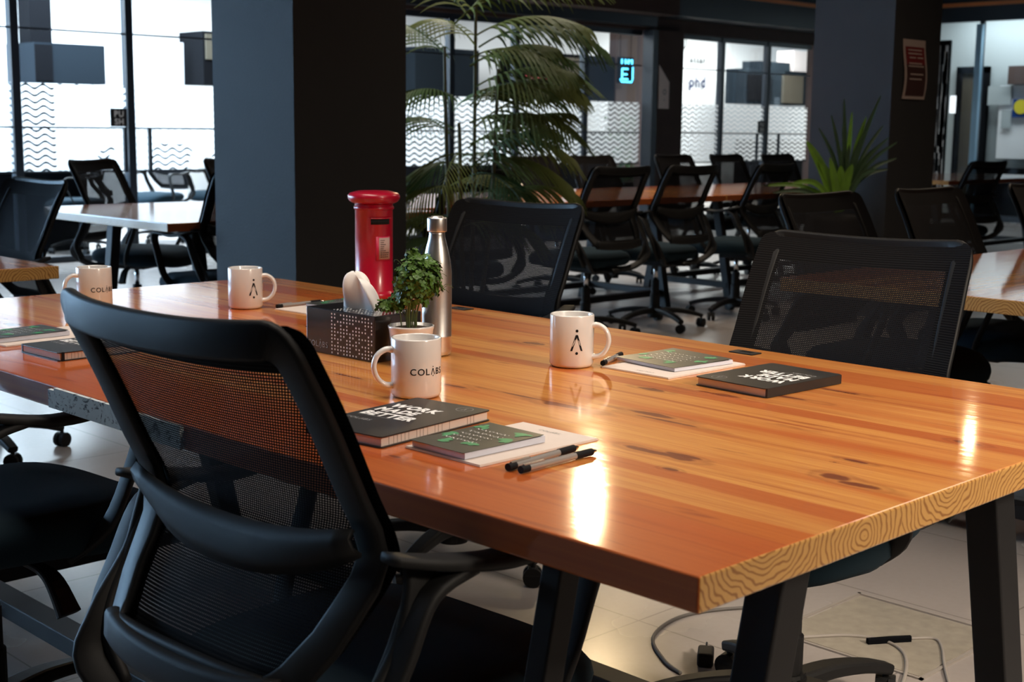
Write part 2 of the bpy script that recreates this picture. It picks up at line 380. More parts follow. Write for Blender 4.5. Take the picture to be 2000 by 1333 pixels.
def box(bm, x0, x1, y0, y1, z0, z1, mi=0):
    v = [bm.verts.new(p) for p in ((x0, y0, z0), (x1, y0, z0), (x1, y1, z0), (x0, y1, z0), (x0, y0, z1), (x1, y0, z1), (x1, y1, z1), (x0, y1, z1))]
    for f in ((0, 3, 2, 1), (4, 5, 6, 7), (0, 1, 5, 4), (1, 2, 6, 5), (2, 3, 7, 6), (3, 0, 4, 7)):
        fc = bm.faces.new([v[i] for i in f]); fc.material_index = mi
    return bm
def hexa(bm, bot, top):
    v = [bm.verts.new(p) for p in list(bot)+list(top)]
    n = len(bot)
    bm.faces.new(list(reversed(v[:n]))); bm.faces.new(v[n:])
    for i in range(n): bm.faces.new((v[i], v[(i+1) % n], v[n+(i+1) % n], v[n+i]))
def lathe(bm, prof, n=40, cx=0, cy=0):
    rings = []
    for r, z in prof:
        if r < 1e-6: rings.append([bm.verts.new((cx, cy, z))]); continue
        rings.append([bm.verts.new((cx+r*math.cos(2*PI*i/n), cy+r*math.sin(2*PI*i/n), z)) for i in range(n)])
    for a, b in zip(rings, rings[1:]):
        for i in range(n):
            j = (i+1) % n
            if len(a) == 1 and len(b) == 1: continue
            if len(a) == 1: bm.faces.new((a[0], b[j], b[i]))
            elif len(b) == 1: bm.faces.new((a[i], a[j], b[0]))
            else: bm.faces.new((a[i], a[j], b[j], b[i]))
    return bm
def cyl(bm, p0, p1, r0, r1=None, n=16):
    r1 = r0 if r1 is None else r1
    p0, p1 = Vector(p0), Vector(p1); d = (p1-p0).normalized()
    a = d.orthogonal().normalized(); b = d.cross(a)
    A = [bm.verts.new(p0+(a*math.cos(2*PI*i/n)+b*math.sin(2*PI*i/n))*r0) for i in range(n)]
    B = [bm.verts.new(p1+(a*math.cos(2*PI*i/n)+b*math.sin(2*PI*i/n))*r1) for i in range(n)]
    bm.faces.new(list(reversed(A))); bm.faces.new(B)
    for i in range(n): bm.faces.new((A[i], A[(i+1) % n], B[(i+1) % n], B[i]))
def catmull(pts, k=6, closed=False):
    P = [Vector(p) for p in pts]; n = len(P); out = []
    rng = range(n) if closed else range(n-1)
    for i in rng:
        if closed: p0, p1, p2, p3 = P[(i-1) % n], P[i], P[(i+1) % n], P[(i+2) % n]
        else: p0, p1, p2, p3 = P[max(0, i-1)], P[i], P[i+1], P[min(n-1, i+2)]
        for j in range(k):
            t = j/k
            out.append(0.5*((2*p1)+(-p0+p2)*t+(2*p0-5*p1+4*p2-p3)*t*t+(-p0+3*p1-3*p2+p3)*t**3))
    if not closed: out.append(P[-1])
    return out
def sweep(bm, pts, sec, side=None, closed=False, taper=None, cap=True):
    """sec: list of (a, b) offsets, a along 'side' vector, b along the other normal"""
    P = [Vector(p) for p in pts]; n = len(P); rings = []
    for i in range(n):
        if closed: t = P[(i+1) % n]-P[(i-1) % n]
        else: t = P[min(n-1, i+1)]-P[max(0, i-1)]
        t.normalize()
        sd = Vector(side(i) if callable(side) else side) if side is not None else t.orthogonal()
        sd = (sd-t*sd.dot(t)).normalized(); nn = t.cross(sd)
        k = taper(i/(n-1)) if taper else 1
        rings.append([bm.verts.new(P[i]+sd*a*k+nn*b*k) for a, b in sec])
    m = len(sec)
    for i in range(n if closed else n-1):
        A, B = rings[i], rings[(i+1) % n]
        for j in range(m): bm.faces.new((A[j], A[(j+1) % m], B[(j+1) % m], B[j]))
    if not closed and cap:
        bm.faces.new(list(reversed(rings[0]))); bm.faces.new(rings[-1])
def rect(w, h, r=0.0):
    if not r: return [(-w/2, -h/2), (w/2, -h/2), (w/2, h/2), (-w/2, h/2)]
    out = []
    for cx, cy, a0 in ((w/2-r, -h/2+r, -90), (w/2-r, h/2-r, 0), (-w/2+r, h/2-r, 90), (-w/2+r, -h/2+r, 180)):
        for k in range(3):
            a = math.radians(a0+45*k); out.append((cx+r*math.cos(a), cy+r*math.sin(a)))
    return out
def circ(r, n=8): return [(r*math.cos(2*PI*i/n), r*math.sin(2*PI*i/n)) for i in range(n)]

# ------------------------------------------------------------------ lettering
_gc = {}
def glyphs(ch, bold=0.0):
    key = (ch, bold)
    if key in _gc: return _gc[key]
    cu = bpy.data.curves.new('t', 'FONT'); cu.body = ch; cu.size = 1.0; cu.offset = bold; cu.resolution_u = 4
    o = bpy.data.objects.new('t', cu); COL.objects.link(o)
    dg = bpy.context.evaluated_depsgraph_get(); dg.update()
    me = bpy.data.meshes.new_from_object(o.evaluated_get(dg))
    vs = [(v.co.x, v.co.y) for v in me.vertices]; fs = [tuple(p.vertices) for p in me.polygons]
    bpy.data.objects.remove(o); bpy.data.curves.remove(cu); bpy.data.meshes.remove(me)
    x0 = min(v[0] for v in vs); x1 = max(v[0] for v in vs)
    cap = 0.729
    _gc[key] = ([((a-x0)/cap, b/cap) for a, b in vs], fs, (x1-x0)/cap)
    return _gc[key]
def lambda_glyph(t=0.13):
    vs, fs = [], []
    def q(p): 
        i = len(vs); vs.extend(p); fs.append(tuple(range(i, i+len(p))))
    q([(0.0, 0.0), (t, 0.0), (0.38+t*0.5, 0.96), (0.30+t*0.1, 0.96)]); q([(0.33, 0.96), (0.33+t, 0.96), (0.76, 0.0), (0.76-t, 0.0)])
    for cy in (1.20, -0.14):
        q([(0.39+0.085*math.cos(2*PI*i/14), cy+0.085*math.sin(2*PI*i/14)) for i in range(14)])
    return vs, fs, 0.76
def line2d(text, cap=1.0, gap=0.16, bold=0.0):
    """text -> verts, faces in 2D; '^' stands for the dotted lambda A. centred in x, baseline at 0"""
    V, F = [], []; x = 0
    for ch in text:
        if ch == ' ': x += 0.45; continue
        vs, fs, wd = lambda_glyph() if ch == '^' else glyphs(ch, bold)
        n = len(V); V += [(a+x, b) for a, b in vs]; F += [tuple(i+n for i in f) for f in fs]
        x += wd+gap
    x -= gap
    return [((a-x/2)*cap, b*cap) for a, b in V], F, x*cap
def put2d(bm, V, F, fn):
    vv = [bm.verts.new(fn(a, b)) for a, b in V]
    for f in F:
        try: bm.faces.new([vv[i] for i in f])
        except ValueError: pass
def ring2d(r, t, n=36):
    V = [(r*math.cos(2*PI*i/n), r*math.sin(2*PI*i/n)) for i in range(n)]+[((r-t)*math.cos(2*PI*i/n), (r-t)*math.sin(2*PI*i/n)) for i in range(n)]
    return V, [(i, (i+1) % n, n+(i+1) % n, n+i) for i in range(n)]
def letter_obj(name, pieces, fn, m, parent):
    bm = bmesh.new()
    for V, F in pieces: put2d(bm, V, F, fn)
    return obj(name, bm, m, parent, recalc=False)
def shift(V, dx, dy, s=1.0): return [(a*s+dx, b*s+dy) for a, b in V]

# ------------------------------------------------------------------ setting
def struct(name, bm, m, parent=None, **kw):
    o = obj(name, bm, m, parent, **kw)
    if parent is None: o['kind'] = 'structure'
    return o
b = bmesh.new(); box(b, -6.2, 21, -5, 15.5, -0.2, 0); struct('floor', b, 'floor')
b = bmesh.new(); box(b, -6.2, 16.8, -5, 10.15, 3.4, 3.5); struct('ceiling', b, 'ceil')
b = bmesh.new(); box(b, -6.2, 20.9, 10.3, 15.5, 3.0, 3.1); box(b, 16.7, 20.9, 5.0, 10.3, 3.0, 3.1); struct('ceiling_office', b, 'office_ceil')
b = bmesh.new(); box(b, -6.2, 21, 14.0, 14.1, 0, 3.0); struct('wall_office', b, 'white_wall')
b = bmesh.new(); box(b, 20.8, 20.9, 5, 14, 0, 3.0); struct('wall_office_side', b, 'white_wall')
b = bmesh.new(); box(b, -6.2, 16.8, -5.1, -5.0, 0, 3.5); struct('wall_front', b, 'bulk')
b = bmesh.new(); box(b, -5.6, -5.5, -5, 10.3, 0, 3.5); struct('wall_left', b, 'bulk')
b = bmesh.new(); box(b, -5.6, -5.5, 10.3, 14.0, 0, 3.0); struct('wall_office_left', b, 'white_wall')
# glass partition, wall_back: header above, pier between the two window groups
b = bmesh.new()
box(b, -5.5, 16.7, 10.12, 10.32, 2.36, 3.5)
box(b, 12.06, 12.58, 10.02, 10.34, 0, 2.36); box(b, 15.70, 16.7, 10.1, 10.3, 0, 2.36)
struct('wall_back', b, 'bulk')
b = bmesh.new(); box(b, -5.5, 12.1, 9.72, 10.12, 2.52, 3.4); struct('trim_1', b, 'bulk')
b = bmesh.new(); box(b, 12.1, 16.6, 9.72, 10.12, 2.52, 3.4); struct('trim_7', b, 'frame')
b = bmesh.new(); box(b, 12.2, 16.6, 9.70, 9.72, 2.80, 2.85); struct('trim_2', b, 'orange_trim')
b = bmesh.new(); box(b, 16.56, 16.6, 2.0, 9.7, 2.86, 2.91); struct('trim_3', b, 'orange_trim')
b = bmesh.new(); box(b, -5.5, 12.06, 10.02, 10.12, 2.40, 2.52); struct('trim_4', b, 'frame')

MULL = [-5.46, -4.1, -3.07, -2.04, -1.01, 0.02, 1.05, 2.08, 3.05, 4.07, 5.10, 6.07, 7.02, 7.95, 8.86, 9.83, 10.96, 12.0, 12.62, 13.58, 14.60, 15.64]
wi = 0
def window_bay(x0, x1, push):
    global wi
    wi += 1
    b = bmesh.new()
    box(b, x0-0.035, x0+0.035, 10.16, 10.24, 0, 2.36); box(b, x0+0.035, x1-0.035, 10.17, 10.23, 2.30, 2.36)
    box(b, x0+0.035, x1-0.035, 10.18, 10.22, 0, 0.05)
    w_ = struct('window_%d' % wi, b, 'frame')
    b = bmesh.new()
    for z in (0.766, 1.138, 1.94): box(b, x0+0.035, x1-0.035, 10.175, 10.19, z-0.008, z+0.008)
    obj('glazing_bar', b, 'frame', w_)
    b = bmesh.new(); box(b, x0+0.035, x1-0.035, 10.199, 10.205, 0.05, 2.30); obj('pane', b, 'glass', w_)
    b = bmesh.new(); v = [b.verts.new(p) for p in ((x0+0.036, 10.195, 0.775), (x1-0.036, 10.195, 0.775), (x1-0.036, 10.195, 1.50), (x0+0.036, 10.195, 1.50))]
    b.faces.new(v); obj('frosted_film', b, 'film', w_)
    if push:
        b = bmesh.new(); box(b, x1-0.20, x1-0.045, 10.160, 10.172, 1.150, 1.305); s_ = obj('push_sign', b, 'sign_black', w_)
        pcs = []
        for tx, dy in (('PU', 0.085), ('SH', 0.018)):
            V, F, wd = line2d(tx, 0.052, 0.14, 0.03); pcs.append((shift(V, 0, dy), F))
        letter_obj('push_lettering', pcs, lambda a, c: (x1-0.1225+a, 10.158, 1.150+c), 'print_white', s_)
    return w_
for i in range(len(MULL)-1):
    if MULL[i] in (12.0,): continue
    window_bay(MULL[i], MULL[i+1], i in (9, 14, 19))
b = bmesh.new(); box(b, 11.965, 12.06, 10.0, 10.16, 0, 2.36); struct('trim_5', b, 'frame')
# push bars posts (thin uprights under the bar)
b = bmesh.new()
for x in (5.02, 5.26, 9.62, 10.12, 14.36, 14.86): box(b, x-0.014, x+0.014, 10.13, 10.16, 0.766, 1.138)
struct('trim_6', b, 'frame')

# right glass office, wall in plane X=16.6
b = bmesh.new(); box(b, 16.6, 16.7, -5, 10.1, 2.66, 3.5); box(b, 16.6, 16.7, -5, 5.0, 0, 2.66); struct('wall_right', b, 'frame')
wr = bmesh.new()
for y in (5.05, 6.60, 8.18, 9.7): box(wr, 16.62, 16.68, y-0.03, y+0.03, 0, 2.66)
box(wr, 16.62, 16.68, 5.05, 10.1, 0.0, 0.08)
wro = struct('window_30', wr, 'frame')
b = bmesh.new(); box(b, 16.645, 16.655, 5.08, 10.1, 0.08, 2.66); obj('pane', b, 'glass', wro)
b = bmesh.new(); box(b, 16.55, 16.62, 8.14, 8.22, 0.0, 2.62); obj('glass_edge', b, 'blue_glow', wro)
b = bmesh.new(); box(b, 17.6, 17.66, 5.4, 10.0, 0, 3.0); struct('wall_office_right', b, 'tile_grey')
b = bmesh.new()
box(b, 17.52, 17.60, 8.50, 8.58, 0, 2.11); box(b, 17.52, 17.60, 8.90, 8.98, 0, 2.11); box(b, 17.52, 17.60, 8.50, 8.98, 2.02, 2.11)
d1 = struct('door_1', b, 'cab_black')
b = bmesh.new(); box(b, 17.56, 17.59, 8.58, 8.90, 0.02, 2.02); obj('door_leaf', b, 'cab_beige', d1)
b = bmesh.new(); box(b, 17.20, 17.59, 5.5, 8.30, 0.0, 0.70); tag(obj('low_cabinet', b, 'cab_black'), 'black low ledge under the whiteboard in the right-hand glass office', 'ledge')

# ------------------------------------------------------------------ columns
def column(x, y, lab):
    b = bmesh.new(); box(b, 0, 0.58, 0, 0.58, 0, 3.4)
    o = obj('column', b, 'column'); o.location = (x, y, 0); o['kind'] = 'structure'
    return o
column(2.215, 3.745, ''); column(6.75, 3.745, '')

# ------------------------------------------------------------------ things in the offices behind the glass
def boxthing(name, x0, x1, y0, y1, z0, z1, m, label, cat, group=None, bevel=None):
    b = bmesh.new(); cx, cy = (x0+x1)/2, (y0+y1)/2
    box(b, x0-cx, x1-cx, y0-cy, y1-cy, 0, z1-z0)
    o = obj(name, b, m, bevel=bevel); o.location = (cx, cy, z0)
    return tag(o, label, cat, group)
c1 = boxthing('wall_cabinet', 5.48, 6.26, 12.75, 13.4, 1.58, 1.985, 'cab_grey', 'slate-blue hanging cabinet behind the leftmost glass panes, above the wavy film', 'cabinet')
b = bmesh.new(); box(b, -0.39, -0.20, -0.335, -0.325, 0.02, 0.385); obj('door', b, 'cab_black', c1)
boxthing('pillar', 5.56, 5.80, 13.0, 13.25, 0.0, 3.0, 'cab_black', 'dark pillar in the left office behind the hanging slate cabinet', 'pillar')
boxthing('whiteboard', 6.80, 7.36, 13.0, 13.04, 0.0, 2.08, 'panel_white', 'pale grey board standing behind the glass left of the big column', 'board')
c2 = boxthing('wall_cabinet', 7.49, 8.2, 12.8, 13.3, 1.62, 2.21, 'cab_black', 'black open wall cabinet half hidden behind the big left column', 'cabinet')
b = bmesh.new(); box(b, -0.33, 0.33, -0.27, -0.25, 0.28, 0.56); obj('door', b, 'cab_beige', c2)
boxthing('partition_screen', 3.2, 5.2, 11.2, 11.26, 0.0, 0.74, 'cab_black', 'dark low screen behind the glass at the far left, below the wavy film', 'screen')
boxthing('wall_cabinet', 10.95, 12.1, 13.2, 13.6, 1.56, 2.22, 'cab_grey', 'grey wall cabinet seen through the palm leaves behind the glass', 'cabinet')
c3 = boxthing('shelf_unit', 12.68, 14.58, 12.9, 13.4, 1.58, 2.23, 'cab_black', 'black shelf unit with a beige door and a red light strip behind the middle glass', 'shelf')
b = bmesh.new(); box(b, -0.38, 0.29, -0.27, -0.25, 0.02, 0.60); obj('cabinet_door', b, 'cab_beige', c3)
b = bmesh.new(); box(b, -0.93, -0.40, -0.262, -0.25, 0.29, 0.315); obj('light_strip', b, 'red_neon', c3)
boxthing('curtain_panel', 14.62, 15.45, 12.9, 13.05, 0.0, 2.6, 'bulk', 'dark brown panel behind the blue neon sign', 'panel')
boxthing('low_cabinet', 8.3, 12.3, 13.1, 13.6, 0.0, 1.05, 'cab_black', 'long dark low cabinet behind the glass, seen through the wavy film by the palm', 'cabinet')
boxthing('low_cabinet', 12.5, 14.5, 12.95, 13.45, 0.0, 1.12, 'cab_black', 'dark low cabinet below the shelf unit with the red light strip', 'cabinet')
boxthing('low_cabinet', 18.3, 20.3, 12.9, 13.4, 0.0, 1.02, 'cab_black', 'dark low cabinet behind the rightmost glass panes', 'cabinet')
gb = thing('potted_shrub', 'dim green shrub behind the glass below the blue neon sign', 'plant', (14.3, 12.3, 0.0))
b = bmesh.new(); lathe(b, [(0, 0), (.2, 0), (.25, .4), (0, .4)], 24); obj('pot', b, 'cab_black', gb)
b = bmesh.new(); rr = random.Random(5)
for k in range(420):
    p = Vector((rr.gauss(0, .22), rr.gauss(0, .16), rr.uniform(.4, 1.38))); n = Vector((rr.uniform(-1, 1), rr.uniform(-1, 0.2), rr.uniform(-.3, 1))).normalized(); a = n.orthogonal().normalized(); q = n.cross(a)
    b.faces.new([b.verts.new(p+a*x+q*y) for x, y in ((-.06, 0), (0, .022), (.06, 0), (0, -.022))])
obj('foliage', b, 'green_dim', gb, recalc=False)
# neon sign
ns = thing('neon_sign', 'glowing blue neon sign with a big letter hanging behind the middle glass', 'sign', (14.70, 12.78, 1.85))
b = bmesh.new(); box(b, -0.17, 0.17, 0.0, 0.03, 0, 0.38); obj('backing', b, 'cab_black', ns)
b = bmesh.new()
sweep(b, [(-0.14, -0.012, 0.06), (-0.11, -0.012, 0.02), (0.12, -0.012, 0.02), (0.14, -0.012, 0.06), (0.14, -0.012, 0.24)], circ(0.010, 6))
for p in (((-0.10, 0.21), (0.03, 0.21)), ((-0.10, 0.13), (0.01, 0.13)), ((-0.10, 0.06), (0.03, 0.06)), ((-0.10, 0.06), (-0.10, 0.21)), ((-0.11, 0.28), (-0.11, 0.35)), ((-0.03, 0.28), (-0.03, 0.35)), ((0.04, 0.28), (0.04, 0.35)), ((0.12, 0.28), (0.12, 0.35)), ((-0.03, 0.30), (0.12, 0.34))):
    sweep(b, [(p[0][0], -0.012, p[0][1]), (p[1][0], -0.012, p[1][1])], circ(0.011, 6))
obj('neon_tube', b, 'neon', ns)
b = bmesh.new()
for x in (-0.12, 0.12): cyl(b, (x, 0.015, 0.38), (x, 0.015, 1.15), 0.004, n=6)
obj('hanging_wire', b, 'cab_black', ns)
# wall lettering in the right-hand office
def wall_text(name, txt, x, z, cap, m, label, bold=0.03, y=13.95):
    V, F, wd = line2d(txt, cap, 0.22, bold)
    o = letter_obj(name, [(V, F)], lambda a, c: (a, 0, c), m, None); o.location = (x, y, z)
    return tag(o, label, 'lettering')
MX = lambda X: X + (X+1.032)*0.069   # same direction, wall a little further back than y=13
wall_text('wall_lettering', 'attan', 17.92, 2.31, 0.11, 'print_black', 'black word on the white wall above the other wall words, right of the pier')
wall_text('wall_lettering', 'phd', 17.93, 1.90, 0.19, 'navy', 'dark blue word on the white office wall, below the black word', 0.03)
b = bmesh.new(); put2d(b, *ring2d(0.11, 0.03), lambda a, c: (a, 0, c)); o = obj('wall_ring', b, 'cable_dark'); o.location = (17.50, 13.95, 2.62); tag(o, 'thin dark ring printed on the white office wall, beside the pier', 'wall mark')
b = bmesh.new(); cyl(b, (0, 0, 0), (0, -0.01, 0), 0.07, n=20); o = obj('wall_dot', b, 'red'); o.location = (17.36, 13.96, 2.03); tag(o, 'pink-red dot on the office wall left of the dark blue word', 'wall mark')
c5 = boxthing('wall_cabinet', 17.85, 19.75, 12.9, 13.3, 1.62, 2.19, 'cab_grey', 'blue-grey wall cabinet behind the rightmost glass panes', 'cabinet')
b = bmesh.new(); box(b, -0.90, -0.20, -0.22, -0.2, 0.05, 0.48); obj('opening', b, 'cab_black', c5)
b = bmesh.new(); box(b, 0.1, 0.72, -0.22, -0.2, 0.03, 0.5); obj('door', b, 'cab_beige', c5)
boxthing('storage_box', 18.3, 19.2, 12.95, 13.3, 2.19, 2.33, 'cab_grey', 'blue-grey box lying on top of the rightmost wall cabinet', 'box')
boxthing('storage_box', 19.3, 19.75, 12.95, 13.3, 2.19, 2.55, 'notice', 'pinkish box standing on the rightmost wall cabinet beside the column', 'box')
# right office fittings
boxthing('white_poster_board', 17.50, 17.53, 5.9, 8.30, 0.83, 1.84, 'white_wall', 'large white board in the right-hand glass office', 'board')
boxthing('sheet', 17.47, 17.49, 8.12, 8.46, 1.57, 1.83, 'tile_grey', 'grey printed sheet at the upper left of the large white board', 'sheet')
boxthing('sheet', 17.47, 17.49, 8.10, 8.24, 1.25, 1.50, 'tile_grey', 'small grey sheet below the printed one on the large white board', 'sheet')
pt = boxthing('poster', 17.46, 17.48, 7.84, 8.08, 1.40, 1.65, 'blue', 'blue poster with a big yellow disc on the large white board', 'poster')
b = bmesh.new(); cyl(b, (-0.01, 0.0, 0.145), (-0.02, 0.0, 0.145), 0.10, n=24); obj('yellow_disc', b, 'yellow', pt)
boxthing('shelf_box', 17.40, 17.60, 7.5, 8.15, 1.85, 2.10, 'bulk', 'brown box above the large white board', 'box')
boxthing('wall_lamp', 16.98, 17.02, 8.70, 8.77, 1.45, 1.69, 'lamp_glow', 'small bright white upright lamp beside the dark office door', 'lamp')
vb = boxthing('dotted_panel', 16.50, 16.55, 8.56, 8.82, 0.0, 2.42, 'cab_black', 'tall dark panel covered with rows of pale marks right of the far column', 'panel')
b = bmesh.new(); rr = random.Random(3)
for r_ in range(22):
    for c_ in range(2):
        wd = rr.uniform(0.03, 0.08); y0 = -0.11+c_*0.115+rr.uniform(-0.01, 0.01)
        box(b, -0.030, -0.026, y0, y0+wd, 2.35-r_*0.085, 2.05-r_*0.085+0.045)
obj('pale_mark', b, 'print_white', vb)['kind'] = 'stuff'

# notice on the pier, poster on the far column
b = bmesh.new(); hexa(b, [(0, 0, 0), (0.20, 0, 0), (0.20, 0, 0.32), (0.0, 0, 0.52)], [(0, -0.006, 0), (0.20, -0.006, 0), (0.20, -0.006, 0.32), (0.0, -0.006, 0.52)])
no = obj('notice', b, 'notice'); no.location = (12.10, 10.015, 1.43); tag(no, 'pale notice with a slanted top corner on the dark pier between the windows', 'notice')
bm = bmesh.new(); V, F = ring2d(0.034, 0.012); put2d(bm, shift(V, 0.11, 0.20), F, lambda a, c: (a, -0.009, c)); V, F, _ = line2d('n', 0.04); put2d(bm, shift(V, 0.11, 0.09), F, lambda a, c: (a, -0.009, c))
obj('notice_mark', bm, 'print_grey', no)
def wavy(u, z): return 0.012*math.sin(z/0.37*PI*1.6+0.6)*1.0
b = bmesh.new(); N = 14; g = []
for j in range(N+1):
    z = 0.37*j/N; row = []
    for i in range(3): row.append(b.verts.new((0.277*i/2+0.012*math.sin(j/N*4.4), -0.012-0.006*math.sin(j/N*5), z)))
    g.append(row)
for j in range(N):
    for i in range(2): b.faces.new((g[j][i], g[j][i+1], g[j+1][i+1], g[j+1][i]))
po = obj('poster', b, 'poster_paper'); po.location = (6.862, 3.745, 1.388); so = po.modifiers.new('s', 'SOLIDIFY'); so.thickness = 0.0015
tag(po, 'curling red and brown poster with pale border on the dark far column', 'poster')
def posterpatch(name, x0, x1, z0, z1, m, dy):
    b = bmesh.new(); g = []; n = max(2, int((z1-z0)/0.02)+1)
    for j in range(n+1):
        z = z0+(z1-z0)*j/n; t = z/0.37
        g.append([b.verts.new((x+0.012*math.sin(t*4.4), -0.012-0.006*math.sin(t*5)-dy, z)) for x in (x0, x1)])
    for j in range(n): b.faces.new((g[j][0], g[j][1], g[j+1][1], g[j+1][0]))
    return obj(name, b, m, po)
posterpatch('poster_lower_picture', 0.022, 0.255, 0.02, 0.215, 'poster_brown', 0.003)
posterpatch('poster_red_panel', 0.022, 0.255, 0.215, 0.325, 'poster_red', 0.003)
for k, (z, x0, x1) in enumerate(((0.305, 0.05, 0.22), (0.283, 0.05, 0.22), (0.258, 0.06, 0.14), (0.258, 0.16, 0.23), (0.222, 0.05, 0.21), (0.205, 0.04, 0.23), (0.155, 0.06, 0.22), (0.125, 0.05, 0.2))):
    posterpatch('printed_line', x0, x1, z-0.004, z+0.004, 'poster_paper', 0.005)

# ------------------------------------------------------------------ tables
def trestle(parent, x0, x1, y, top, splay=0.10, sec=(0.058, 0.052), names='leg'):
    for x, sg in ((x0, -1), (x1, 1)):
        b = bmesh.new(); a, c = sec
        bx = x+sg*splay
        hexa(b, [(bx-a/2, y-c/2, 0.0), (bx+a/2, y-c/2, 0.0), (bx+a/2, y+c/2, 0.0), (bx-a/2, y+c/2, 0.0)],
                [(x-a/2, y-c/2, top), (x+a/2, y-c/2, top), (x+a/2, y+c/2, top), (x-a/2, y+c/2, top)])
        obj('leg', b, 'steel_black', parent, bevel=0.004)
def slab(parent, pts, z0, z1, m='wood', name='tabletop'):
    b = bmesh.new(); hexa(b, [(x, y, 0) for x, y in pts], [(x, y, z1-z0) for x, y in pts])
    o = obj(name, b, m, parent, bevel=0.003); o.location = (0, 0, z0)
    return o
T1 = thing('long_table', 'large glossy orange pine table in front with mugs and notebooks on it', 'table', (0, 0, 0))
slab(T1, [(0, 0), (1.2, 0), (1.215, 2.49), (-0.01, 2.49)], 0.711, 0.75)
trestle(T1, 0.33, 0.84, 0.12, 0.711, 0.17)
trestle(T1, 0.33, 0.84, 2.36, 0.711, 0.17)
b = bmesh.new(); a_ = 0.034
hexa(b, [(-0.12-a_/2, .195, 0), (-0.12+a_/2, .195, 0), (-0.12+a_/2, .225, 0), (-0.12-a_/2, .225, 0)], [(0.030-a_/2, .195, .711), (0.030+a_/2, .195, .711), (0.030+a_/2, .225, .711), (0.030-a_/2, .225, .711)])
obj('leg', b, 'steel_black', T1, bevel=0.003)
b = bmesh.new(); box(b, 0.24, 0.30, 0.15, 2.33, 0.07, 0.11); obj('stretcher', b, 'steel_black', T1, bevel=0.003)
b = bmesh.new(); box(b, 0.90, 0.96, 0.15, 2.33, 0.07, 0.11); obj('stretcher', b, 'steel_black', T1, bevel=0.003)
for y in (0.12, 2.36):
    b = bmesh.new(); box(b, 0.19, 0.98, y-0.03, y+0.03, 0.08, 0.115); obj('crossbar', b, 'steel_black', T1, bevel=0.003)
    b = bmesh.new(); box(b, 0.28, 0.89, y-0.035, y+0.035, 0.69, 0.711); obj('top_plate', b, 'steel_black', T1)
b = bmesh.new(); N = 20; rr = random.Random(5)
y0, y1 = 0.93, 1.34  # extent of the painted window reflection along the side face
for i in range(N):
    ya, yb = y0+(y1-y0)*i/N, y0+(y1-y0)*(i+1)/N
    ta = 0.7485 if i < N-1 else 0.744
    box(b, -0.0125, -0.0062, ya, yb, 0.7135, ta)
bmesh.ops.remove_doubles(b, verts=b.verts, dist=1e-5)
tag(obj('painted_reflection_patch', b, 'edge_patch', T1), 'pale blue-grey painted window reflection with dark cracks on the long edge')
for (x, y) in ((1.166, 1.615), (1.148, 0.776)):
    b = bmesh.new(); box(b, x-0.016, x+0.016, y-0.028, y+0.028, 0.750, 0.7525); p_ = obj('cable_plate', b, 'plastic_grey', T1, bevel=0.001)
    b = bmesh.new(); box(b, x-0.009, x+0.007, y-0.018, y+0.010, 0.7525, 0.7535); obj('plate_window', b, 'chrome', p_)

def side_table(label, loc, pts, legs, yspan, group=None, under=True):
    """legs: (x0,x1); two trestles at the y positions given"""
    t = thing('long_table', label, 'table', (*loc, 0), 0, group)
    slab(t, pts, 0.711, 0.75)
    for y in yspan: trestle(t, legs[0], legs[1], y, 0.711, 0.10)
    b = bmesh.new(); xm = (legs[0]+legs[1])/2
    box(b, legs[0]-0.08, legs[1]+0.08, yspan[0]-0.03, yspan[0]+0.03, 0.08, 0.12); box(b, legs[0]-0.08, legs[1]+0.08, yspan[1]-0.03, yspan[1]+0.03, 0.08, 0.12)
    obj('crossbar', b, 'steel_black', t)
    b = bmesh.new(); box(b, legs[0]-0.05, legs[0]+0.01, yspan[0], yspan[1], 0.08, 0.12); box(b, legs[1]-0.01, legs[1]+0.05, yspan[0], yspan[1], 0.08, 0.12)
    obj('stretcher', b, 'steel_black', t)
    return t
def xtable(label, x0, x1, y0, y1, clip=0.0):
    """table whose planks run along X: built along local Y then turned by -90 degrees"""
    L, W_ = x1-x0, y1-y0
    t = thing('long_table', label, 'table', (x0, y1, 0), -PI/2)
    slab(t, [(0, 0), (W_, 0), (W_, L), (0, L)] if not clip else [(clip, 0), (W_, 0), (W_, L), (0, L), (0, clip*0.4)], 0.711, 0.75)
    for y in (0.35, L-0.35): trestle(t, 0.35, W_-0.35, y, 0.711, 0.14)
    for x in (0.24, W_-0.30):
        b = bmesh.new(); box(b, x, x+0.06, 0.35, L-0.35, 0.08, 0.12); obj('stretcher', b, 'steel_black', t)
    for y in (0.35, L-0.35):
        b = bmesh.new(); box(b, 0.22, W_-0.22, y-0.03, y+0.03, 0.08, 0.12); obj('crossbar', b, 'steel_black', t)
    return t
xtable('long orange table behind the row of four chairs, right of the palm', 4.2-0.5, 6.45, 4.76, 5.93)
xtable('long orange table continuing the row to the far column', 6.46, 9.15, 4.76, 5.93)
xtable('pale table far right beside the glass office', 10.5, 13.0, 5.3, 6.5)
xtable('glossy orange table at the left in front of the glass, with clipped corner', 2.10, 3.66, 4.53, 5.98, 0.35)
side_table('orange table cut off by the left edge of the view, end grain showing', (-0.3, 3.13), [(0, 0), (1.2, 0), (1.2, 2.4), (0, 2.4)], (0.33, 0.86), (0.3, 2.1))
xtable('orange table cut off by the right edge of the view, behind the front table', 2.38, 4.85, 0.35, 1.54)

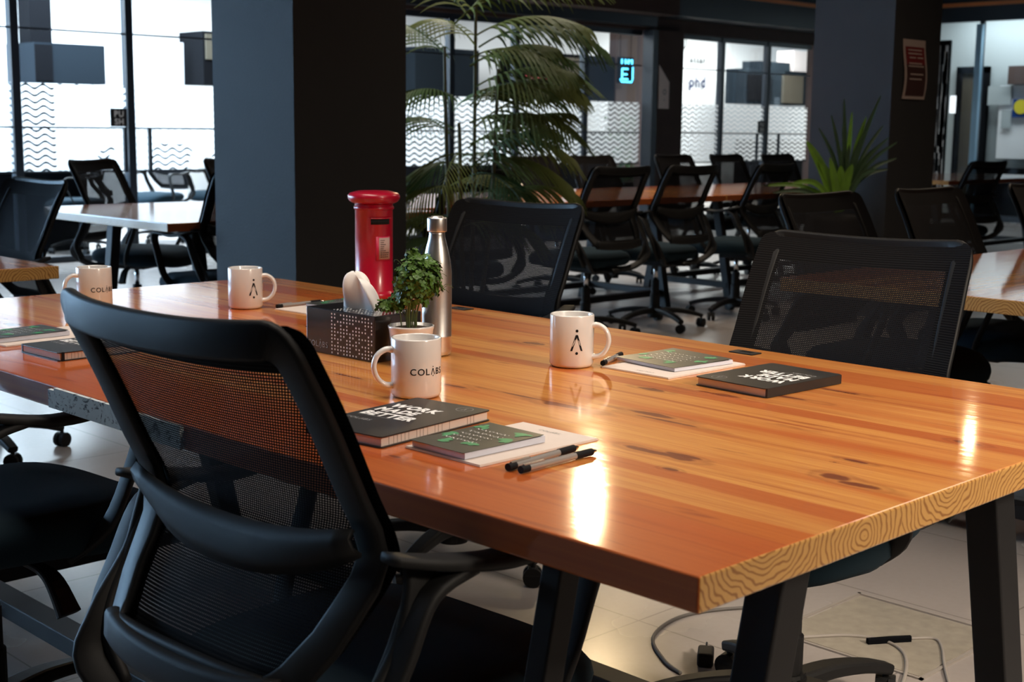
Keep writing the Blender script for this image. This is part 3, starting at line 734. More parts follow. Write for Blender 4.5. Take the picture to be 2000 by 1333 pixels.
# ------------------------------------------------------------------ chairs
BACK = [(-0.262, 0.535), (-0.198, 0.62), (-0.158, 0.70), (-0.198, 0.79), (-0.248, 0.89), (-0.300, 0.978)]
def lerp_tab(tab, z):
    for (z0, v0), (z1, v1) in zip(tab, tab[1:]):
        if z <= z1: 
            t = max(0, (z-z0)/(z1-z0))
            return v0+(v1-v0)*t
    return tab[-1][1]
WID = [(0.535, 0.168), (0.60, 0.212), (0.70, 0.241), (0.86, 0.238), (0.978, 0.233)]
_bk = catmull([(x, 0, z) for x, z in BACK], 6)
def backpt(u, v, off=0.0):
    """u -1..1 across, v 0..1 up the back; the edges come forward"""
    k = v*(len(_bk)-1); i = min(int(k), len(_bk)-2); p = _bk[i].lerp(_bk[i+1], k-i)
    w_ = lerp_tab(WID, p.z)
    bow = 0.040*(abs(u)**3)*(0.4+0.6*v)
    dip = -0.012*(1-u*u)*max(0, (v-0.6)/0.4)
    return Vector((p.x+bow+off, u*w_, p.z+dip))
def rounded_loop(n=20, r=0.09):
    pts = []
    for (cu, cv, a0) in ((1-r, 1-r*0.8, 0), (-1+r, 1-r*0.8, 90), (-1+r, r*0.6, 180), (1-r, r*0.6, 270)):
        for k in range(7):
            a = math.radians(a0+15*k); ru = r; rv = r*0.8 if cv > 0.5 else r*0.6
            pts.append((cu+ru*math.cos(a), cv+rv*math.sin(a)))
    # subdivide long runs
    out = []
    for i, p in enumerate(pts):
        q = pts[(i+1) % len(pts)]; d = max(abs(q[0]-p[0]), abs(q[1]-p[1]))
        k = max(1, int(d/0.08))
        for j in range(k): out.append((p[0]+(q[0]-p[0])*j/k, p[1]+(q[1]-p[1])*j/k))
    return out
def make_chair(label, group):
    t = thing('office_chair', label, 'chair', (0, 0, 0), 0, group)
    # star base
    b = bmesh.new(); lathe(b, [(0, .125), (.036, .125), (.042, .10), (.042, .06), (0, .055)], 20)
    for k in range(5):
        a = 2*PI*k/5+0.3; d = Vector((math.cos(a), math.sin(a), 0)); sd = Vector((-d.y, d.x, 0))
        pts = [d*0.02+Vector((0, 0, .10)), d*0.12+Vector((0, 0, .102)), d*0.22+Vector((0, 0, .088)), d*0.295+Vector((0, 0, .066))]
        sweep(b, catmull(pts, 4), rect(0.046, 0.030, 0.008), side=sd, taper=lambda s: 1.15-0.4*s)
    obj('base', b, 'plastic', t, smooth=False)
    for k in range(5):
        a = 2*PI*k/5+0.3; c, s_ = math.cos(a)*0.29, math.sin(a)*0.29; sd = Vector((-math.sin(a+0.7), math.cos(a+0.7), 0))
        b = bmesh.new()
        for q in (-1, 1):
            cyl(b, Vector((c, s_, .026))+sd*0.006*q, Vector((c, s_, .026))+sd*0.021*q, .026, n=18)
        cyl(b, (c, s_, .03), (c, s_, .062), .007, n=8)
        hexa(b, [Vector((c, s_, .03))+sd*q*0.022+sd.cross(Vector((0, 0, 1)))*w_*0.02 for q, w_ in ((-1, -1), (1, -1), (1, 1), (-1, 1))], [Vector((c, s_, .050))+sd*q*0.018+sd.cross(Vector((0, 0, 1)))*w_*0.012 for q, w_ in ((-1, -1), (1, -1), (1, 1), (-1, 1))])
        obj('caster', b, 'plastic', t)
    b = bmesh.new(); lathe(b, [(0, .10), (.030, .10), (.030, .20), (.025, .205), (.025, .285), (0, .285)], 24); gl = obj('gas_lift', b, 'plastic', t)
    b = bmesh.new(); lathe(b, [(0, .28), (.0135, .28), (.0135, .39), (0, .39)], 20); obj('piston', b, 'chrome', gl, smooth=True)
    b = bmesh.new(); box(b, -0.12, 0.09, -0.075, 0.075, 0.375, 0.425); box(b, -0.24, -0.10, -0.03, 0.03, 0.385, 0.41); mc = obj('tilt_mechanism', b, 'plastic', t, bevel=0.012)
    b = bmesh.new(); sweep(b, catmull([(0.02, -0.07, 0.39), (0.03, -0.15, 0.385), (0.035, -0.19, 0.365), (0.04, -0.225, 0.315)], 4), rect(0.034, 0.018, 0.006), side=(1, 0, 0), taper=lambda s: 0.5+0.8*s); obj('lever', b, 'plastic', mc)
    # seat
    b = bmesh.new(); rings = []; N = 56
    for s_, z in ((0.0, .497), (.45, .498), (.80, .494), (.93, .484), (.985, .468), (1.0, .450), (.985, .432), (.93, .418), (.75, .408), (0.0, .405)):
        if s_ == 0: rings.append([b.verts.new((0.03, 0, z))]); continue
        rg = []
        for i in range(N):
            a = 2*PI*i/N; c_, q = math.cos(a), math.sin(a); n_ = 3.4
            r = (abs(c_)**n_+abs(q)**n_)**(-1/n_)
            x = 0.055+0.262*r*c_*s_; y = 0.25*r*q*s_*(1-0.06*(0.5+0.5*math.cos(a+PI)))
            fr = max(0, (x-0.15)/0.17); dz = -0.030*fr*fr
            if z < .45: dz += -0.012*math.exp(-((x-0.12)/0.08)**2)
            rg.append(b.verts.new((x, y, z+dz+0.006*abs(y/0.25)**2)))
        rings.append(rg)
    for A, B in zip(rings, rings[1:]):
        for i in range(N):
            j = (i+1) % N
            if len(A) == 1: b.faces.new((A[0], B[j], B[i]))
            elif len(B) == 1: b.faces.new((A[i], A[j], B[0]))
            else: b.faces.new((A[i], A[j], B[j], B[i]))
    obj('seat', b, 'chair_fabric', t, smooth=True)
    # back frame
    lp = rounded_loop()
    b = bmesh.new()
    sweep(b, [backpt(u*0.905, 0.045+v*0.905, -0.006) for u, v in lp], rect(0.014, 0.044, 0.005), side=(1, 0, 0), closed=True)
    obj('back_frame', b, 'plastic', t, smooth=True)
    # mesh: grid clipped inside the loop, opaque border band, two layers
    def panel(name, off, mats, bordr):
        bb = bmesh.new(); uvl = bb.loops.layers.uv.new('UVMap'); NU, NV = 28, 44; g = {}
        for j in range(NV+1):
            for i in range(NU+1):
                u = -1.0+2.0*i/NU; v = 0.0+1.0*j/NV
                # corner clamp
                r = 0.095
                for cu, cv in ((1-r, 1-r*0.8), (-1+r, 1-r*0.8)):
                    if abs(u) > 1-r and v > cv and (u*cu > 0):
                        du, dv = (u-cu)/r, (v-cv)/(r*0.8); L = math.hypot(du, dv); mL = max(abs(du), abs(dv))
                        if L > 1e-6: u, v = cu+du*mL/L*r, cv+dv*mL/L*r*0.8
                g[i, j] = (bb.verts.new(backpt(u, v, off)), u, v)
        for j in range(NV):
            for i in range(NU):
                q = [g[i, j], g[i+1, j], g[i+1, j+1], g[i, j+1]]
                f = bb.faces.new([a[0] for a in q])
                uc = sum(a[1] for a in q)/4; vc = sum(a[2] for a in q)/4
                inner = abs(uc) < 1-bordr*3.8 and 0.10 < vc < 1-bordr*2.3
                f.material_index = 0 if inner else 1
                for lo, a in zip(f.loops, q): lo[uvl].uv = (a[1]*0.24, a[2]*0.47)
        return obj(name, bb, mats, t, smooth=True, recalc=False)
    panel('back_mesh', 0.006, ['mesh', 'border'], 0.055)
    # lumbar band
    b = bmesh.new(); g = []
    for i in range(17):
        u = -0.90+1.80*i/16; row = []; tp = 1-0.75*abs(u)**3
        for v, o_ in ((0.30, -0.016), (0.345, -0.026), (0.40, -0.027), (0.44, -0.016)):
            vv = 0.44-(0.44-v)*tp+0.06*(u*u)
            row.append(b.verts.new(backpt(u, vv, o_-0.006)))
        g.append(row)
    for i in range(16):
        for k in range(3): b.faces.new((g[i][k], g[i+1][k], g[i+1][k+1], g[i][k+1]))
    lb = obj('lumbar_support', b, 'plastic_grey', t, smooth=True, recalc=False); so = lb.modifiers.new('s', 'SOLIDIFY'); so.thickness = 0.006
    # bottom bar and side brackets
    b = bmesh.new()
    sweep(b, [backpt(u*0.96, 0.02+0.03*abs(u)**2, -0.010) for u in [i/10-1 for i in range(21)]], rect(0.022, 0.045, 0.008), side=(1, 0, 0))
    obj('bottom_bar', b, 'plastic_grey', t, smooth=True)
    for sg in (-1, 1):
        b = bmesh.new()
        pts = catmull([(-0.118, 0.262*sg, 0.705), (-0.125, 0.268*sg, 0.665), (-0.150, 0.268*sg, 0.60), (-0.205, 0.262*sg, 0.53), (-0.235, 0.245*sg, 0.47), (-0.19, 0.16*sg, 0.405), (-0.11, 0.05*sg, 0.395)], 5)
        sweep(b, pts, rect(0.042, 0.014, 0.005), side=lambda i: (1, 0, 0.4))
        obj('back_bracket', b, 'plastic_grey', t, smooth=True)
        ab = bmesh.new(); y = 0.278*sg
        pa = catmull([(-0.165, 0.262*sg, 0.715), (-0.10, y, 0.700), (0.0, y, 0.682), (0.09, y*1.01, 0.688), (0.145, y*1.01, 0.688), (0.168, y*1.01, 0.665), (0.152, y, 0.60), (0.10, 0.268*sg, 0.48), (0.06, 0.20*sg, 0.412)], 5)
        sweep(ab, pa, rect(0.044, 0.014, 0.005), side=(0, 1, 0), taper=lambda s: 0.8+0.35*math.sin(min(1, s*1.5)*PI))
        pb = catmull([(-0.06, y, 0.688), (-0.125, y, 0.668), (-0.165, y, 0.60), (-0.205, 0.268*sg, 0.52), (-0.205, 0.22*sg, 0.44)], 5)
        sweep(ab, pb, rect(0.044, 0.014, 0.005), side=(0, 1, 0))
        obj('armrest', ab, 'plastic_grey', t, smooth=True)
    return t
R = math.radians
ROWG = None
chairs = [
 # x, y, yaw, z-offset of height (scale), label
 (0.035, 0.601, 2.6, 'black mesh office chair nearest the camera, seen from behind'),
 (0.0, 1.65, 3, 'black office chair seat and arms cut off at the lower left edge'),
 (1.175, 0.665, 187, 'black mesh office chair at the far side of the front table behind the right-hand notebook'),
 (1.405, 1.905, 184.6, 'black mesh office chair across the front table behind the steel bottle'),
 (3.72, 4.44, 82, 'black office chair just right of the palm, partly behind its leaves'),
 (4.72, 4.44, 88, 'black office chair of the background row, second to the right of the palm'),
 (5.34, 4.44, 90, 'middle chair of the background row, its casters in full view on the floor'),
 (6.12, 4.42, 97, 'right end chair of the background row, beside the bright green plant'),
 (6.17, 6.05, 270, 'black chair at the back of the long background table, nearest the palm'),
 (6.80, 6.05, 268, 'black chair at the back of the long background table, second from the palm'),
 (7.80, 6.05, 270, 'black chair at the back of the long background table, before the dark pier'),
 (8.52, 6.05, 272, 'black chair at the back of the long background table, below the office wall words'),
 (9.22, 6.02, 270, 'black chair at the back of the long background table, right of the glass door sign'),
 (2.90, 1.49, 270, 'black chair back just below the bright green plant'),
 (3.62, 1.49, 270, 'black chair back below the column with the poster'),
 (4.52, 1.50, 270, 'black chair back cut off by the right edge of the view'),
 (8.62, 4.24, 84, 'dark blue-black chair standing alone before the right-hand glass office'),
 (0.985, 3.98, 180, 'black mesh chair at the far left beside the cut-off orange table'),
 (2.86, 6.16, 300, 'black chair behind the left table before the glass, back standing above the tabletop'),
 (3.72, 6.16, 290, 'black chair behind the left table, mostly hidden by the big left column'),
 (2.50, 4.68, 90, 'black chair with loop arm half hidden by the left side of the big column'),
]
proto = None
for i, (x, y, a, lab) in enumerate(chairs):
    if proto is None:
        proto = make_chair(lab, None); proto.location = (x, y, 0); proto.rotation_euler = (0, 0, R(a)); o = proto
    else:
        o = dup(proto, (x, y, 0), R(a), lab)
    if i == 2: o.scale = (1, 0.97, 0.992)
    if 8 <= i <= 12: o['group'] = 'chairs at the back of the long table'
for i, (x, y, a, lab) in enumerate([
    (6.15, 11.55, 200, 'dark chair behind the glass under the wavy film, left one'),
    (6.90, 11.6, 200, 'dark chair behind the glass under the wavy film, right one beside the big column'),
    (5.00, 10.95, 160, 'dark chair behind the glass whose casters show under the left table')]):
    dup(proto, (x, y, 0), R(a), lab, 'chairs behind the glass')

# ------------------------------------------------------------------ things on the front table
TZ = 0.7503
def make_mug(label, loc, rz, deco, group=None):
    t = thing('mug', label, 'mug', (loc[0], loc[1], TZ), rz, group)
    b = bmesh.new(); r = 0.0405; h = 0.096
    lathe(b, [(0, .0), (.033, .0), (.038, .002), (r, .007), (r, h-.002), (r-.001, h), (r-.0025, h), (r-.0035, h-.002), (r-.0040, .012), (r-.008, .006), (0, .005)], 64)
    body = obj('body', b, 'ceramic', t, smooth=True)
    b = bmesh.new()
    sweep(b, catmull([(0.036, 0, .076), (.050, 0, .0775), (.064, 0, .068), (.0695, 0, .050), (.064, 0, .032), (.052, 0, .021), (.036, 0, .0185)], 8), [(a*1.25, c*0.85) for a, c in circ(.0052, 12)], side=(0, 1, 0), taper=lambda s: 1+0.45*(abs(2*s-1))**4)
    obj('handle', b, 'ceramic', t, smooth=True)
    R_ = r+0.0004
    def on(ang):
        return lambda a, c: (R_*math.cos(ang+a/r), R_*math.sin(ang+a/r), c)
    if deco[0] == 'logo':
        vs, fs, wd = lambda_glyph(0.12)
        hh = 0.030
        pcs = [([((a-wd/2)*hh, b_*hh*1.02+.033) for a, b_ in vs], fs)]
        letter_obj('logo', pcs, on(deco[1]), 'print_black', body)
    else:
        V, F, wd = line2d('COL^BS', 0.0108, 0.22, 0.012)
        # split wide faces so that they follow the curve
        letter_obj('lettering', [(shift(V, 0, .040), F)], on(deco[1]), 'print_black', body)
    return t
# direction from mug to camera
def camdir(x, y): return math.atan2(-0.78-y, -1.032-x)
def screen_right(x, y): return camdir(x, y)+PI/2
mr = (0.786, 0.902); make_mug('white mug with black dotted chevron mark standing beside the pens, nearest the right front chair', mr, screen_right(*mr)-0.25, ('logo', 0.25-PI/2+0.22))
mm = (0.786, 1.957); make_mug('white mug with black dotted chevron mark at the far left before the column', mm, screen_right(*mm)-0.1, ('logo', -PI/2+0.10+0.48))
mc = (0.387, 0.873); make_mug('white mug with black lettering in front of the small potted plant', mc, screen_right(*mc)+PI+0.25, ('text', PI/2-0.25+0.52))
ml = (0.520, 2.187); make_mug('white mug with black lettering half hidden behind the nearest chair back', ml, screen_right(*ml)+PI+0.3, ('text', PI/2-0.3+0.55))

def make_book(label, corner, ang, L, W_, up, group=None, strap=False):
    """corner: the corner of the block with the least x and y; local x along L, y along W_. up=+1 title top towards +x, -1 towards -x"""
    t = thing('notebook', label, 'notebook', (corner[0], corner[1], TZ), R(ang), group)
    H_ = 0.016
    b = bmesh.new()
    def cov(z0, z1):
        r = 0.006; pts = []
        for cx, cy, a0 in ((L-r, r, -90), (L-r, W_-r, 0), (r, W_-r, 90), (r, r, 180)):
            for k in range(4):
                a = R(a0+30*k); pts.append((cx+r*math.cos(a), cy+r*math.sin(a)))
        hexa(b, [(x, y, z0) for x, y in pts], [(x, y, z1) for x, y in pts])
    cov(0, 0.0016); cov(H_-0.0016, H_)
    sy = (W_-0.0025, W_) if up > 0 else (0, 0.0025)
    box(b, 0.003, L-0.003, sy[0]-0.0008, sy[1]+0.0008, 0.0005, H_-0.0005)
    cv = obj('cover', b, 'cover', t)
    b = bmesh.new(); box(b, 0.004, L-0.004, 0.004 if up > 0 else 0.0015, W_-0.0015 if up > 0 else W_-0.004, 0.0016, H_-0.0016)
    pg = obj('pages', b, 'paper', t)
    b = bmesh.new(); rr = random.Random(2)
    yy = 0.0037 if up > 0 else W_-0.0037
    for k in range(28):
        x = 0.012+k*(L-0.024)/27+rr.uniform(-.001, .001)
        if rr.random() < 0.75: box(b, x, x+0.0006, yy-0.0002, yy+0.0002, 0.002, H_-0.002)
    obj('page_mark', b, 'page_line', pg)['kind'] = 'stuff'
    zt = H_+0.0003
    cx, cy = L/2, W_/2
    f = (lambda a, c: (cx+c, cy-a, zt)) if up > 0 else (lambda a, c: (cx-c, cy+a, zt))
    pcs = []
    c0 = L/2-0.078
    for k, tx in enumerate(('WORK', 'MADE', 'BETTER')):
        V, F, wd = line2d(tx, 0.0225, 0.08, 0.05); q = 0.82
        pcs.append((shift([(a*q, b_) for a, b_ in V], -0.061+wd*q/2, c0-k*0.031), F))
    letter_obj('title_lettering', pcs, f, 'print_white', cv)
    V, F, wd = line2d('COL^BS', 0.0088, 0.20, 0.01)
    pc2 = [(shift(V, -0.061+wd/2, -0.053), F), ([(-0.060, c0-0.0665), (0.0, c0-0.0665), (0.0, c0-0.0675), (-0.060, c0-0.0675)], [(0, 1, 2, 3)])]
    V, F = ring2d(0.0135, 0.0012); pc2.append((shift(V, 0.042, L/2-0.024), F))
    vs, fs, wd = lambda_glyph(0.15); pc2.append(([((a-wd/2)*0.011+0.042, b_*0.011+L/2-0.0295) for a, b_ in vs], fs))
    letter_obj('small_lettering', pc2, f, 'print_grey', cv)
    if strap:
        b = bmesh.new(); box(b, 0.006, 0.011, -0.0012, 0.0006, -0.0, H_+0.0008); obj('elastic', b, 'print_black', t)
    return t
make_book('black notebook with white title lying closest to the nearest chair, pages towards the camera', (0.110, 0.622), 8, 0.238, 0.145, 1)
make_book('black notebook with upside-down title before the right front chair', (0.795, 0.480), -2.5, 0.212, 0.150, -1)
make_book('black notebook at the left end of the table, half hidden by the nearest chair back', (0.107, 1.540), 2, 0.215, 0.145, 1, strap=True)

def make_paper(label, corner, ang, L, W_, text, flip=False):
    t = thing('sheet_pad', label, 'paper pad', (corner[0], corner[1], TZ), R(ang))
    b = bmesh.new()
    for k in range(3): box(b, 0.0006*k, L-0.0005*k, 0.0007*k, W_-0.0004*k, 0.0009*k, 0.0009*k+0.0008)
    s_ = obj('sheets', b, 'paper', t)
    if text:
        V, F, wd = line2d('COL^BS', 0.0072, 0.24, 0.0)
        if not flip: letter_obj('heading', [(V, F)], lambda a, c: (L-0.025+c, W_/2-a, 0.0029), 'print_grey', s_)
        else: letter_obj('heading', [(V, F)], lambda a, c: (0.022-c, W_/2-0.01+a, 0.0029), 'print_grey', s_)
    return t
def make_pad(label, corner, ang, L, W_, z, H_, seed, lift=0.0035):
    t = thing('leaf_booklet', label, 'booklet', (corner[0], corner[1], z), R(ang))
    b = bmesh.new(); box(b, 0, L, 0, W_, 0, H_-0.0015); obj('pages', b, 'paper_white', t, bevel=0.0006)
    b = bmesh.new(); g0, g1 = [], []
    N = 10
    for i in range(N+1):
        s_ = i/N; zz = H_-0.0012+lift*max(0, s_-0.35)**1.5
        g0.append((b.verts.new((L*s_*1.0-0.004*1, -0.001, zz)), b.verts.new((L*s_-0.004, W_+0.001, zz))))
    for i in range(N): b.faces.new((g0[i][0], g0[i+1][0], g0[i+1][1], g0[i][1]))
    cv = obj('cover', b, 'pad_cover', t, recalc=False); so = cv.modifiers.new('s', 'SOLIDIFY'); so.thickness = 0.0006; so.offset = 0
    def zc(x):
        s_ = min(1, max(0, (x+0.004)/L)); return H_-0.0012+lift*max(0, s_-0.35)**1.5+0.0006
    rr = random.Random(seed); b = bmesh.new()
    for cx, cy in ((0.035, 0.035), (0.03, 0.075), (0.06, 0.095), (0.115, 0.09), (0.12, 0.02), (0.085, 0.012)):
        cx *= L/0.15; cy *= W_/0.105
        for k in range(5):
            a = rr.uniform(0, 2*PI); ll = rr.uniform(0.012, 0.024); ww = ll*0.22
            ox, oy = cx+rr.uniform(-.008, .008), cy+rr.uniform(-.008, .008)
            P_ = []
            for q in range(8):
                th = 2*PI*q/8; px = ll*0.5*math.cos(th); py = ww*math.sin(th)
                X1 = ox+px*math.cos(a)-py*math.sin(a); Y1 = oy+px*math.sin(a)+py*math.cos(a)
                X1 = min(L-0.006, max(0.0, X1)); Y1 = min(W_-0.001, max(0.001, Y1))
                P_.append((X1, Y1, zc(X1)+0.00005*(k+1)))
            b.faces.new([b.verts.new(p) for p in P_])
    obj('leaf_print', b, 'leaf_print', cv, recalc=False)['kind'] = 'stuff'
    b = bmesh.new()
    for k in range(5):   # script-like hand lettering strokes, reading towards -y
        x0 = L*(0.70-0.10*k); y0 = W_*0.85; y1 = W_*(0.22+0.12*rr.random())
        n = 46; prev = None
        for i in range(n+1):
            y = y0+(y1-y0)*i/n; xx = x0+0.0030*math.sin(i*1.15)*(0.4+0.8*rr.random())
            if i % 9 == 8: prev = None; continue
            cur = (b.verts.new((xx-0.0007, y, zc(xx)+0.0005)), b.verts.new((xx+0.0007, y, zc(xx)+0.0005)))
            if prev: b.faces.new((prev[0], cur[0], cur[1], prev[1]))
            prev = cur
    obj('script_lettering', b, 'print_white', cv, recalc=False)
    return t
make_paper('cream pad of sheets under the leafy booklet nearest the camera, beside two pens', (0.139, 0.459), 0.5, 0.229, 0.147, True)
make_pad('dark booklet with green leaves on the cream pad nearest the camera', (0.143, 0.492), 0, 0.150, 0.105, TZ+0.0032, 0.0105, 1)
make_paper('cream pad of sheets between the dotted mug and the right-hand notebook', (0.810, 0.694), 0, 0.226, 0.156, True, True)
make_pad('dark booklet with green leaves on the cream pad beside the right-hand mug', (0.862, 0.722), -6, 0.152, 0.150, TZ+0.0032, 0.0085, 2, 0.0045)
make_paper('cream pad of sheets at the left edge of the view beside the hidden mug', (0.107, 1.757), 4, 0.226, 0.156, False)
make_pad('dark leafy booklet at the left edge of the view', (0.112, 1.795), 3, 0.150, 0.105, TZ+0.0032, 0.0105, 3)
make_paper('cream pad of sheets half hidden behind the tissue box', (0.825, 1.728), 3, 0.226, 0.156, False)
make_pad('dark leafy booklet behind the tissue box', (0.905, 1.765), 4, 0.150, 0.105, TZ+0.0032, 0.0085, 4)
def make_pen(label, p0, p1, group=None):
    d = math.atan2(p1[1]-p0[1], p1[0]-p0[0]); L = math.hypot(p1[0]-p0[0], p1[1]-p0[1])
    t = thing('pen', label, 'pen', (p0[0], p0[1], TZ+0.0052), d, group)
    b = bmesh.new(); cyl(b, (0.004, 0, 0), (L*0.76, 0, 0), 0.0046, n=14); obj('barrel', b, 'clear', t, smooth=False)
    b = bmesh.new(); cyl(b, (-0.004, 0, 0), (0.011, 0, 0), 0.0050, n=14); obj('cap_end', b, 'print_black', t)
    b = bmesh.new(); cyl(b, (L*0.70, 0, 0), (L*0.93, 0, 0), 0.0052, 0.0050, n=14); obj('grip', b, 'print_black', t)
    b = bmesh.new(); cyl(b, (L*0.93, 0, 0), (L, 0, 0), 0.0044, 0.0012, n=12); obj('tip', b, 'chrome', t)
    b = bmesh.new(); box(b, 0.002, 0.040, -0.0016, 0.0016, 0.0045, 0.0062); obj('clip', b, 'clear', t)
    return t
make_pen('black and clear pen lying behind the other pen beside the cream pad', (0.155, 0.421), (0.300, 0.437))
make_pen('black and clear pen lying in front of the other pen, in the bright reflection', (0.158, 0.401), (0.303, 0.407))
make_pen('pen poking out from behind the right-hand mug', (0.828, 0.861), (0.935, 0.908))
make_pen('pen lying between the far left mug and the tissue box', (0.836, 1.896), (0.975, 1.906))

# tissue box
tb = thing('tissue_box', 'black tissue box with white dots and lettering behind the small plant', 'tissue box', (0.530, 1.155, TZ), R(2))
b = bmesh.new(); box(b, 0, 0.115, 0, 0.200, 0, 0.086); bx = obj('carton', b, 'card_black', tb, bevel=0.0015)
V, F, wd = line2d('COL^BS', 0.0115, 0.2, -0.004)
letter_obj('lettering', [(V, F)], lambda a, c: (-0.0006, 0.166-a, 0.012+c), 'print_grey', bx)
b = bmesh.new(); rr = random.Random(11)
def disc(bm, fn, r, n=8):
    bm.faces.new([bm.verts.new(fn(r*math.cos(2*PI*i/n), r*math.sin(2*PI*i/n))) for i in range(n)])
for j in range(12):
    for i in range(14):
        if rr.random() < 0.76: disc(b, lambda a, c: (-0.0005, 0.123-i*0.0088-a, 0.079-j*0.0067+c), 0.0019)
for j in range(13):
    for i in range(14):
        if rr.random() < 0.8: disc(b, lambda a, c: (0.006+j*0.0085+a, 0.123-i*0.0088-c, 0.0865), 0.0019)
obj('dot_pattern', b, 'print_white', bx, recalc=False)
# tissue: folded cone sheet
b = bmesh.new(); N = 40; K = 10; g = []
for k in range(K+1):
    s_ = k/K; row = []
    for i in range(N):
        a = 2*PI*i/N
        rx = 0.016+0.008*math.sin(3*a+1); ry = 0.062
        fold = 1+0.10*math.sin(5*a+2*s_)
        sh = (1-s_**1.9)**0.75 if s_ < 1 else 0
        x = 0.058+rx*(0.9+0.8*s_*(1-s_)*2)*math.cos(a)*fold*(sh*0.9+0.1)
        y = 0.10+ry*math.sin(a)*fold*(sh*0.80+0.05)*(1-0.38*s_)+0.026*s_
        z = 0.084+0.072*math.sin(s_*PI/2)**0.85-0.016*s_*(0.5-0.5*math.sin(a))*abs(math.sin(a))
        row.append(b.verts.new((x, y, z)))
    g.append(row)
for k in range(K):
    for i in range(N): b.faces.new((g[k][i], g[k][(i+1) % N], g[k+1][(i+1) % N], g[k+1][i]))
ti = obj('tissue', b, 'tissue', tb, smooth=True, recalc=False)

# bottle
bo = thing('bottle', 'brushed stainless steel bottle with screw cap behind the small plant', 'bottle', (0.678, 1.152, TZ))
b = bmesh.new(); lathe(b, [(0, 0), (.022, 0), (.0265, .003), (.0280, .010), (.0280, .036), (.0284, .037), (.0280, .038), (.0285, .130), (.0280, .160), (.0255, .182), (.0205, .205), (.0165, .220), (.0150, .230), (.0150, .236), (0, .236)], 64)
obj('body', b, 'steel', bo, smooth=True)
b = bmesh.new(); lathe(b, [(.0158, .2345), (.0182, .2350), (.0186, .237), (.0186, .259), (.0178, .2615), (.0120, .2615), (.0110, .2640), (0, .2640)], 48); cp = obj('cap', b, 'steel', bo, smooth=False)
for f in cp.data.polygons: f.use_smooth = abs(f.normal.z) < 0.5

# small plant in a white pot
pp = thing('potted_plant', 'small bushy green plant in a white pot between mug and bottle', 'plant', (0.568, 1.098, TZ))
b = bmesh.new(); lathe(b, [(0, 0), (.031, 0), (.033, .003), (.0405, .066), (.0420, .070), (.0420, .0735), (.0385, .0735), (.0375, .066), (.0, .066)], 48); obj('pot', b, 'ceramic', pp, smooth=True)
b = bmesh.new(); lathe(b, [(.0378, .0665), (.028, .0695), (.015, .0705), (0, .071)], 32); obj('soil', b, 'soil', pp, smooth=True)
rr = random.Random(21)
sr = math.atan2(-0.702, 0.712)  # screen-right direction in plan
def stem_path(k):
    a = rr.uniform(0, 2*PI); return a
st = bmesh.new(); lf = bmesh.new()
def leaf(bm, c, n, up, r):
    """heart/clover leaflet: a small cupped rounded quad patch"""
    n = n.normalized(); a = up-n*up.dot(n)
    if a.length < 1e-4: a = n.orthogonal()
    a.normalize(); q = n.cross(a)
    pts = [(0, 0), (0.45, .55), (0.95, .62), (1.15, .25), (1.02, 0), (1.15, -.25), (.95, -.62), (.45, -.55)]
    vs = [bm.verts.new(c+a*(x*r)+q*(y*r)+n*(r*0.25*(abs(y)))) for x, y in pts]
    mid = bm.verts.new(c+a*(0.55*r))
    for i in range(8): bm.faces.new((mid, vs[i], vs[(i+1) % 8]))
def foliage(cx, cy, cz, rx, rz_, n, r0, r1):
    for k in range(n):
        th = rr.uniform(0, 2*PI); ph = math.acos(rr.uniform(-0.75, 1)); rad = rr.uniform(0.45, 1.0)**0.5
        d = Vector((math.sin(ph)*math.cos(th), math.sin(ph)*math.sin(th), math.cos(ph)))
        p = Vector((cx+d.x*rx*rad, cy+d.y*rx*rad, cz+d.z*rz_*rad))
        nn = (d+Vector((rr.uniform(-.5, .5), rr.uniform(-.5, .5), rr.uniform(0.0, .9)))).normalized()
        a0 = rr.uniform(0, 2*PI); r = rr.uniform(r0, r1)
        o_ = nn.orthogonal().normalized()
        for q in range(3):
            up = Matrix.Rotation(a0+q*2.09, 3, nn) @ o_
            leaf(lf, p, nn, up, r)
dR = Vector((math.cos(sr), math.sin(sr), 0))
base = Vector((0, 0, .070)); 
foliage(dR.x*0.014, dR.y*0.014, .158, .044, .046, 300, .0055, .0085)
foliage(dR.x*0.000, dR.y*0.000, .130, .035, .030, 110, .0055, .0085)
foliage(dR.x*0.002, dR.y*0.002, .203, .012, .010, 26, .005, .007)
foliage(-dR.x*0.047, -dR.y*0.047, .108, .016, .012, 34, .006, .009)
foliage(-dR.x*0.028, -dR.y*0.028, .112, .016, .012, 30, .006, .009)
for k in range(16):
    a = rr.uniform(0, 2*PI); r = rr.uniform(0.004, 0.018); q = rr.uniform(.5, 1)
    sweep(st, catmull([(r*math.cos(a), r*math.sin(a), .066), (r*1.2*math.cos(a), r*1.2*math.sin(a), .10), (r*2.0*math.cos(a)+dR.x*.01, r*2*math.sin(a)+dR.y*.01, .12+.04*q)], 4), circ(.0011, 6))
sweep(st, catmull([(0, 0, .068), (-dR.x*.018, -dR.y*.018, .10), (-dR.x*.045, -dR.y*.045, .105)], 4), circ(.0010, 6))
for k in range(10):   # tendrils
    a = rr.uniform(0, 2*PI); c_ = Vector((math.cos(a)*.04+dR.x*.014, math.sin(a)*.04+dR.y*.014, .14+rr.uniform(-.02, .06)))
    d = Vector((math.cos(a), math.sin(a), rr.uniform(-.3, .9)))*0.018
    sweep(st, catmull([c_, c_+d*.6+Vector((0, 0, .004)), c_+d, c_+d*1.1+Vector((.003, 0, -.004))], 4), circ(.0005, 5))
obj('foliage', lf, 'leaf', pp, recalc=False); obj('stems', st, 'stem', pp)

